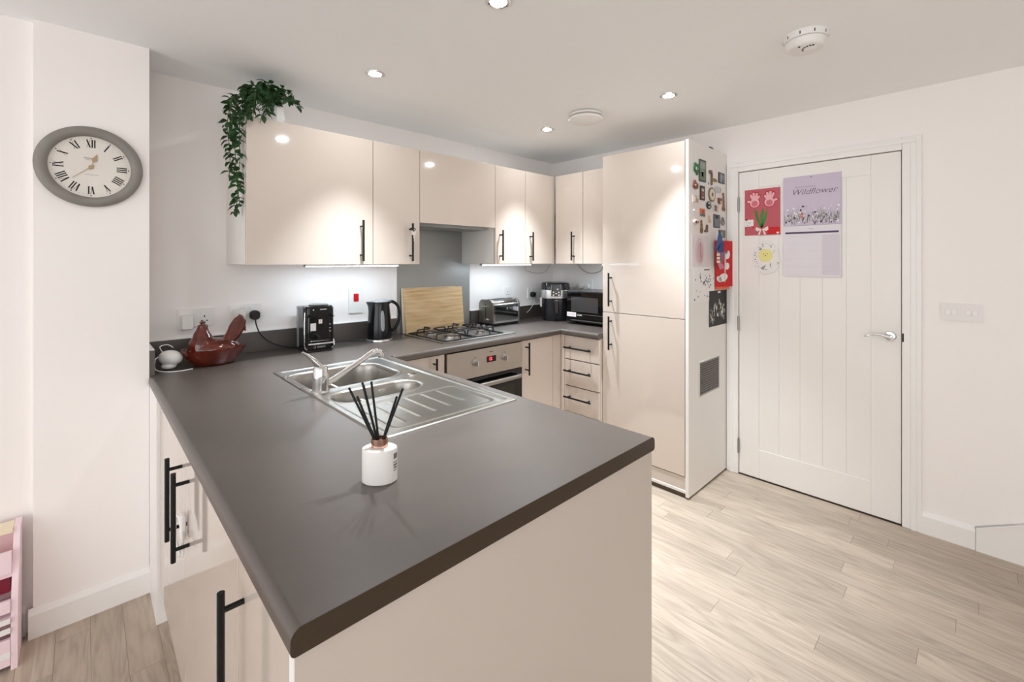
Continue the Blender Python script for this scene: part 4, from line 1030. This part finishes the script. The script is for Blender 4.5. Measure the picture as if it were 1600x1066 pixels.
def heart(cx, cy, s, z): 
    bm = bmesh.new(); prism(bm, [(cx + s * .062 * 16 * math.sin(t) ** 3, cy + s * .062 * (13 * math.cos(t) - 5 * math.cos(2 * t) - 2 * math.cos(3 * t) - math.cos(4 * t))) for t in [2 * PI * k / 20 for k in range(20)]], z, z + .0003); return bm
for cx, cy, m_ in ((-.092, -.047, M_red), (-.056, -.093, M_red), (.090, -.136, M_paper)): obj('heart', heart(cx, cy, .008, .0022), m_, hc, 0)

ch = thing('chick_card', 'white egg-shaped paper with speckles and a yellow chick below the handprint card', 'card', (XH, .935, 1.428), FACE_SIDE)
bm = bmesh.new(); prism(bm, [(.080 * math.cos(t) * (1 - .16 * math.sin(t)), .108 * math.sin(t)) for t in [2 * PI * k / 32 for k in range(32)]], 0, .0012); obj('egg_sheet', bm, mat('egg_paper', (234, 231, 228), .8), ch, 0)
bm = bmesh.new(); prism(bm, [((.040 + .003 * (k % 2)) * math.cos(2 * PI * k / 40), .010 + (.040 + .003 * (k % 2)) * math.sin(2 * PI * k / 40)) for k in range(40)], .0012, .003); cb = obj('chick_body', bm, mat('chick_yellow', (232, 226, 150), .8), ch, 0)
for u, v in ((-.010, .020), (.010, .020)):
    bm = bmesh.new(); prism(bm, ell(u, v, .0028, .0028, 8), .003, .0033); obj('eye', bm, M_ink, cb, 0)
bm = bmesh.new(); prism(bm, [(-.005, .012), (0, .004), (.005, .012)], .003, .0034); obj('beak', bm, mat('beak_brown', (110, 84, 50), .7), cb, 0)
for pts in ([(-.040, .045), (-.030, .062), (-.012, .042)], [(.024, -.052), (.034, -.072), (.030, -.030)], [(-.030, -.070), (.004, -.048), (-.012, -.085)]):
    bm = bmesh.new(); prism(bm, pts, .0012, .0018); obj('paper_scrap', bm, mat('scrap_grey', (158, 156, 154), .8), ch, 0)
for k in range(26):
    t = rr.uniform(0, 2 * PI); q = rr.uniform(.62, .92); u, v = .080 * math.cos(t) * (1 - .16 * math.sin(t)) * q, .108 * math.sin(t) * q
    s = rr.uniform(.0018, .0042)
    bm = bmesh.new(); prism(bm, ell(u, v, s, s * .75, 7), .0012, .0015); obj('speckle', bm, (M_ink, mat('speckle_green', (50, 84, 66), .7), M_dgrey)[k % 3], ch, 0)

# ------------------------------------------------------------------ magnets and pictures on the fridge cabinet
YM = YT0
def magnet(name, label, x, z, w, h_, build, cat='magnet'):
    t = thing(name, label, cat, (x, YM, z), FACE_FRONT, 'magnets on the fridge cabinet' if cat == 'magnet' else None)
    build(t, w / 2, h_ / 2); return t
def C(*c): return mat('m_%d_%d_%d' % c, c, .4)
def framed(rim, pic, spots=()):
    def f(t, a, b_):
        bm = bmesh.new(); prism(bm, rrect(-a, a, -b_, b_, min(a, b_) * .12, 3), 0, .004); obj('backing', bm, C(*rim), t, 0)
        obj('picture', B(-a * .82, a * .82, -b_ * .84, b_ * .84, .004, .0045), C(*pic), t, 0)
        for (u, v, p, q, c) in spots: obj('picture_detail', B((u - p) * a, (u + p) * a, (v - q) * b_, (v + q) * b_, .0045, .0050), C(*c), t, 0)
    return f
def lump(c, blobs, d=.012, extra=()):
    def f(t, a, b_):
        bm = bmesh.new()
        for u, v, p, q in blobs:
            bmesh.ops.create_uvsphere(bm, u_segments=14, v_segments=8, radius=1, matrix=Matrix.Translation((u * a, v * b_, d * .35)) @ Matrix.Diagonal((p * a, q * b_, d * .6, 1)))
        me = voxel(bm, .0028, 2); obj('figure', me, C(*c), t)
        for u, v, p, q, c2 in extra:
            bm = bmesh.new(); bmesh.ops.create_uvsphere(bm, u_segments=12, v_segments=8, radius=1, matrix=Matrix.Translation((u * a, v * b_, d * .8)) @ Matrix.Diagonal((p * a, q * b_, d * .35, 1))); obj('figure_detail', bm, C(*c2), t)
    return f
def disc(rim, face, spot):
    def f(t, a, b_):
        bm = bmesh.new(); prism(bm, ell(0, 0, a, b_, 28), 0, .006); obj('rim', bm, C(*rim), t)
        bm = bmesh.new(); prism(bm, ell(0, 0, a * .82, b_ * .82, 28), .006, .0068); obj('face', bm, C(*face), t)
        bm = bmesh.new(); prism(bm, ell(0, 0, a * .25, b_ * .28, 12), .0068, .0074); obj('motif', bm, C(*spot), t)
    return f
def letter_u(c):
    def f(t, a, b_):
        bm = bmesh.new(); tube(bm, spline([(-a, b_, .004), (-a, -b_ * .3, .004), (-a * .6, -b_, .004), (-a * .2, -b_ * .3, .004), (-a * .2, b_, .004)], 4), .004, 7); obj('letter', bm, C(*c), t)
        bm = bmesh.new(); tube(bm, spline([(a * .2, b_, .004), (a * .2, -b_ * .6, .004), (a, -b_ * .6, .004), (a, b_ * .5, .004), (a * .2, b_ * .9, .004)], 4), .004, 7); obj('letter', bm, C(*c), t)
    return f
G_ = [
 ('dragon_magnet', 'green creature magnet beside the two-picture green photo magnet', 2.648, 1.954, .080, .078, lump((42, 104, 56), [(-.3, .1, .6, .7), (.3, .5, .5, .4), (.2, -.4, .4, .6), (-.4, .7, .3, .3)], extra=[(-.4, 0, .2, .25, (190, 220, 200))])),
 ('photo_magnet', 'tall magnet with two green landscape pictures, topmost on the fridge side', 2.736, 1.956, .098, .134, framed((52, 70, 56), (112, 128, 112), [(0, .46, .7, .28, (138, 150, 140)), (0, -.4, .7, .3, (96, 116, 82)), (-.1, -.3, .25, .25, (210, 212, 214))])),
 ('paper_slip', 'small white slip below the two-picture green photo magnet', 2.730, 1.873, .080, .020, framed((214, 212, 210), (224, 222, 220))),
 ('cane_magnet', 'brown curved seahorse-like magnet next to a tiny white card', 2.857, 1.930, .060, .098, lump((120, 92, 78), [(-.5, .7, .45, .25), (.1, .75, .5, .22), (.4, .3, .35, .5), (.4, -.3, .35, .6), (.3, -.75, .4, .25)])),
 ('card_magnet', 'tiny white card magnet with a dark spot under the seahorse-like magnet', 2.812, 1.888, .042, .044, framed((228, 226, 224), (236, 234, 232), [(.1, 0, .3, .4, (70, 70, 72))])),
 ('leaf_magnet', 'olive green oval leaf magnet', 2.918, 1.921, .086, .028, lump((128, 126, 72), [(0, 0, 1, .9)], .009)),
 ('photo_magnet', 'dark square photo magnet near the door edge of the fridge side', 3.029, 1.948, .098, .070, framed((40, 42, 44), (96, 98, 104), [(-.2, 0, .15, .7, (180, 182, 188)), (.4, .2, .2, .3, (140, 142, 146))])),
 ('house_magnet', 'red-brown little house magnet', 2.636, 1.858, .086, .062, lump((136, 84, 66), [(0, -.3, .85, .6), (-.2, .3, .5, .45), (.4, .1, .45, .4), (-.2, .7, .25, .25)], extra=[(-.3, -.1, .2, .2, (220, 200, 190)), (.3, -.3, .2, .25, (90, 50, 40))])),
 ('frame_magnet', 'black upright magnet with two small reddish pictures', 2.735, 1.818, .068, .086, framed((36, 30, 30), (64, 44, 42), [(0, .45, .5, .2, (200, 186, 176)), (0, -.1, .5, .2, (150, 84, 70)), (0, -.6, .5, .15, (170, 150, 140))])),
 ('letter_magnet', 'clear white letters magnet', 2.972, 1.866, .074, .040, letter_u((206, 206, 210))),
 ('plate_magnet', 'round cream plate magnet with a dark motif in its middle', 2.875, 1.824, .100, .091, disc((120, 112, 84), (218, 210, 192), (92, 84, 72))),
 ('bear_magnet', 'round brown bear magnet with a pale nose beside the giraffe magnet', 2.998, 1.792, .076, .050, lump((122, 84, 62), [(0, 0, .8, .8), (-.5, .6, .35, .35), (.5, .6, .35, .35)], extra=[(0, -.2, .3, .3, (228, 206, 186))])),
 ('giraffe_magnet', 'tall thin brown giraffe magnet', 3.058, 1.796, .052, .128, lump((142, 108, 84), [(-.1, .75, .5, .2), (.1, .4, .35, .4), (.2, 0, .5, .3), (.2, -.4, .5, .3), (-.4, -.75, .3, .25), (.6, -.75, .3, .3)], .010)),
 ('gift_magnet', 'white and gold boxes magnet', 2.641, 1.774, .078, .046, framed((224, 220, 212), (186, 160, 126), [(-.45, 0, .28, .7, (238, 236, 230)), (.5, .5, .25, .3, (240, 236, 226))])),
 ('ball_magnet', 'round black and white magnet', 2.827, 1.752, .080, .056, lump((52, 54, 60), [(0, 0, .95, .95)], .012, extra=[(-.3, .4, .3, .18, (214, 216, 222)), (.3, .1, .25, .2, (200, 202, 210)), (-.2, -.4, .3, .18, (206, 208, 214))])),
 ('arch_magnet', 'white arched magnet with a small brown picture', 2.930, 1.740, .100, .054, framed((222, 218, 214), (206, 196, 188), [(0, 0, .35, .6, (130, 104, 92)), (0, .6, .25, .2, (150, 130, 118))])),
 ('pin_magnet', 'tiny white round pin magnet', 2.620, 1.704, .026, .014, lump((230, 226, 228), [(0, 0, 1, 1)], .008)),
 ('postcard_magnet', 'orange and teal picture magnet', 2.730, 1.699, .092, .055, framed((222, 206, 190), (206, 120, 76), [(.1, -.55, .72, .28, (64, 110, 128)), (.2, .2, .3, .4, (176, 70, 46))])),
 ('striped_ball_magnet', 'red white and black ball magnet', 2.641, 1.635, .078, .036, lump((206, 196, 190), [(0, 0, .9, .95), (.75, .1, .3, .4)], .014, extra=[(-.35, 0, .25, .5, (40, 34, 34)), (.25, 0, .2, .6, (170, 52, 40))])),
 ('bottle_magnet', 'slim brown bottle-shaped magnet', 2.721, 1.612, .044, .087, lump((122, 92, 56), [(0, -.45, .8, .55), (-.1, .2, .5, .4), (-.2, .7, .35, .3)], .011)),
 ('boot_magnet', 'small brown boot-shaped magnet', 2.790, 1.606, .060, .052, lump((112, 88, 66), [(.3, .4, .4, .6), (.2, -.2, .5, .5), (-.4, -.7, .6, .3), (.3, -.7, .5, .3)], .011)),
 ('cheese_magnet', 'pale tan wedge-shaped magnet above the boot magnet', 2.838, 1.664, .058, .062, lump((204, 182, 150), [(.1, -.3, .7, .5), (-.1, .4, .45, .5)], .009)),
 ('notebook_magnet', 'dark grey-blue upright picture magnet', 2.952, 1.660, .100, .086, framed((58, 62, 66), (110, 118, 124), [(.1, .6, .5, .22, (46, 48, 52)), (-.2, .5, .2, .15, (214, 216, 220))])),
 ('pouch_magnet', 'grey rounded pouch-shaped magnet', 3.050, 1.664, .082, .064, lump((146, 138, 134), [(0, -.2, .9, .7), (-.1, .5, .6, .45)], .010, extra=[(-.1, .2, .3, .3, (96, 90, 96))])),
 ('picture_magnet', 'small green and gold framed picture magnet above the red card', 3.036, 1.582, .104, .050, framed((92, 88, 70), (120, 118, 96), [(-.2, -.1, .25, .4, (190, 186, 160)), (.35, -.2, .2, .3, (84, 128, 72))])),
]
for g in G_: magnet(*g)
# papers
def sheet(name, label, x0, x1, z0, z1, y, m, cat='drawing'):
    t = thing(name, label, cat, ((x0 + x1) / 2, y, (z0 + z1) / 2), FACE_FRONT)
    a, b_ = (x1 - x0) / 2, (z1 - z0) / 2
    obj('paper_sheet', B(-a, a, -b_, b_, 0, .0008), m, t, 0); return t, a, b_
t, a, b_ = sheet('child_painting', 'pale paper with a soft pink painted shape on the fridge side', 2.594, 2.826, 1.362, 1.556, YM, mat('painted_paper', (222, 214, 214), .7))
for u, v, p, q, c in ((-.1, 0, .55, .85, (216, 192, 196)), (-.05, -.05, .38, .66, (206, 170, 176)), (0, .1, .05, .5, (176, 132, 142)), (.12, -.35, .06, .3, (188, 146, 154))):
    bm = bmesh.new(); prism(bm, ell(u * a, v * b_, p * a, q * b_, 24), .0008, .0009 + .0002 * (q < .84) + .0002 * (q < .6)); obj('paint_patch', bm, C(*c), t, 0)
t, a, b_ = sheet('dotted_drawing', 'white paper covered in small green and black dabs on the fridge side', 2.606, 2.950, 1.152, 1.366, YM - .0012, M_paper)
for k in range(46):
    u, v = (rr.uniform(-.9, .9), rr.uniform(-.9, .7)) if k < 26 else (rr.gauss(.15, .22), rr.gauss(.2, .12))
    s = rr.uniform(.004, .008)
    if abs(u) > .93 or abs(v) > .93: continue
    bm = bmesh.new(); prism(bm, ell(u * a, v * b_, s, s * .9, 8), .0008, .0011); obj('paint_dab', bm, (C(52, 58, 62), C(96, 142, 132), C(60, 96, 90))[0 if k < 26 else 1 + k % 2], t, 0)
obj('writing', B(-.1 * a, .35 * a, .80 * b_, .86 * b_, .0008, .0011), M_ink, t, 0)
t, a, b_ = sheet('black_card', 'black card with white painted strokes, lowest on the fridge side', 2.835, 3.116, .985, 1.212, YM - .0022, mat('black_paper', (44, 42, 42), .6), 'card')
bm = bmesh.new()
for k in range(46):
    u = rr.uniform(-.85, .85); v = rr.uniform(-.85, .1) + (1 - abs(u)) * .35; L = rr.uniform(.05, .22); an = rr.uniform(-.4, .4) - u * .3
    quad(bm, (u * a, v * b_ - L * b_), (u * a + math.sin(-an) * L * b_, v * b_ + L * b_ * .6), rr.uniform(.003, .009), .0010 + .000004 * k)
obj('white_strokes', bm, mat('white_paint', (226, 224, 214), .7), t, 0)
obj('label', B(-.05 * a, .25 * a, .84 * b_, .96 * b_, .0008, .0012), M_paper, t, 0)
t = thing('red_card', 'bright red card with white paper petals standing ajar on the fridge side', 'card', (2.915, YM - .006, 1.385), (PI / 2, 0, -.20))
obj('card_sheet', B(0, .190, -.150, .150, 0, .0012), M_red, t, 0)
obj('orange_strip', B(.0, .15, -.166, -.150, 0, .001), mat('orange_paper', (220, 110, 66), .7), t, 0)
for u, v, p, q, r_ in ((.04, .085, .022, .050, .3), (.135, .058, .024, .030, -.5), (.130, -.016, .022, .024, -.8), (.085, -.09, .050, .026, .2), (.045, -.10, .030, .018, -.3)):
    bm = bmesh.new(); prism(bm, [(u + x * math.cos(r_) - y * math.sin(r_), v + x * math.sin(r_) + y * math.cos(r_)) for x, y in ell(0, 0, p, q, 16)], .0012, .0020); obj('paper_petal', bm, M_paper, t, 0)
t = thing('paper_bird_craft', 'blue and mauve folded paper craft hanging over the red card', 'craft', (2.885, YM - .046, 1.470), (PI / 2, 0, -.12))
for nm, pts, z0, c in (('blue_fold', [(-.045, .0), (.045, -.01), (.035, .06), (.012, .122), (-.010, .118), (-.030, .06)], .0, (40, 86, 140)), ('navy_fold', [(-.035, -.01), (.04, -.02), (.05, .055), (.0, .035)], .004, (30, 46, 110)),
                       ('mauve_fold', [(-.045, -.02), (.09, .0), (.045, -.05), (.012, -.088), (.0, -.06)], .008, (130, 84, 116)), ('pink_fold', [(-.04, -.07), (.0, -.05), (.05, -.115), (-.01, -.12)], .006, (190, 120, 140)), ('white_strip', [(.045, -.02), (.060, -.02), (.050, -.20), (.040, -.20)], .010, (226, 196, 196))):
    bm = bmesh.new(); prism(bm, pts, z0, z0 + .0012); obj(nm, bm, C(*c), t, 0)
for k in range(3):
    obj('cream_band', B(-.055, -.022, -.035 - k * .022, -.021 - k * .022, .012, .0145), C(236, 222, 190), t, 0)

# ------------------------------------------------------------------ pink toy shelf beside the pier
M_pink = mat('pink_painted_wood', (243, 219, 225), .5)
ps = thing('toy_shelf', 'pink and white childs toy shelf standing left of the clock pier', 'shelf', (-.168, 2.452, 0))
ps.scale = (1, 1, .83)
sidep = [(0, 0), (-.165, 0), (-.165, .13), (-.150, .30), (-.118, .40), (-.085, .50), (-.070, .545), (0, .545)]
for x in (0, -.58):
    bm = bmesh.new(); prism(bm, sidep, x - .016, x, lambda u, v, w: (w, u, v)); obj('side_panel', bm, M_pink, ps)
obj('back_board', B(-.58, -.016, -.012, 0, .01, .54), mat('pale_pink_board', (236, 208, 206), .5), ps)
for z, d in ((.02, -.160), (.20, -.150), (.36, -.120)):
    obj('shelf_board', B(-.58, -.0165, d, -.012, z, z + .014), M_pink, ps)
obj('front_rail', B(-.58, -.0165, -.132, -.116, .38, .47, .002), M_pink, ps)
obj('front_rail', B(-.58, -.0165, -.166, -.152, .02, .13, .002), M_pink, ps)
obj('front_rail', B(-.58, -.0165, -.160, -.146, .235, .285, .002), M_pink, ps)
for z in (.155, .195, .055):
    obj('white_band', B(-.58, -.0165, -.168, -.164, z, z + .022), M_trim, ps)
obj('top_rail', B(-.58, -.0165, -.085, -.012, .525, .545, .002), mat('cream_rail', (238, 222, 196), .5), ps)
obj('dark_bin', B(-.57, -.02, -.11, -.02, .29, .36, .004), mat('maroon_bin', (120, 20, 44), .5), ps)
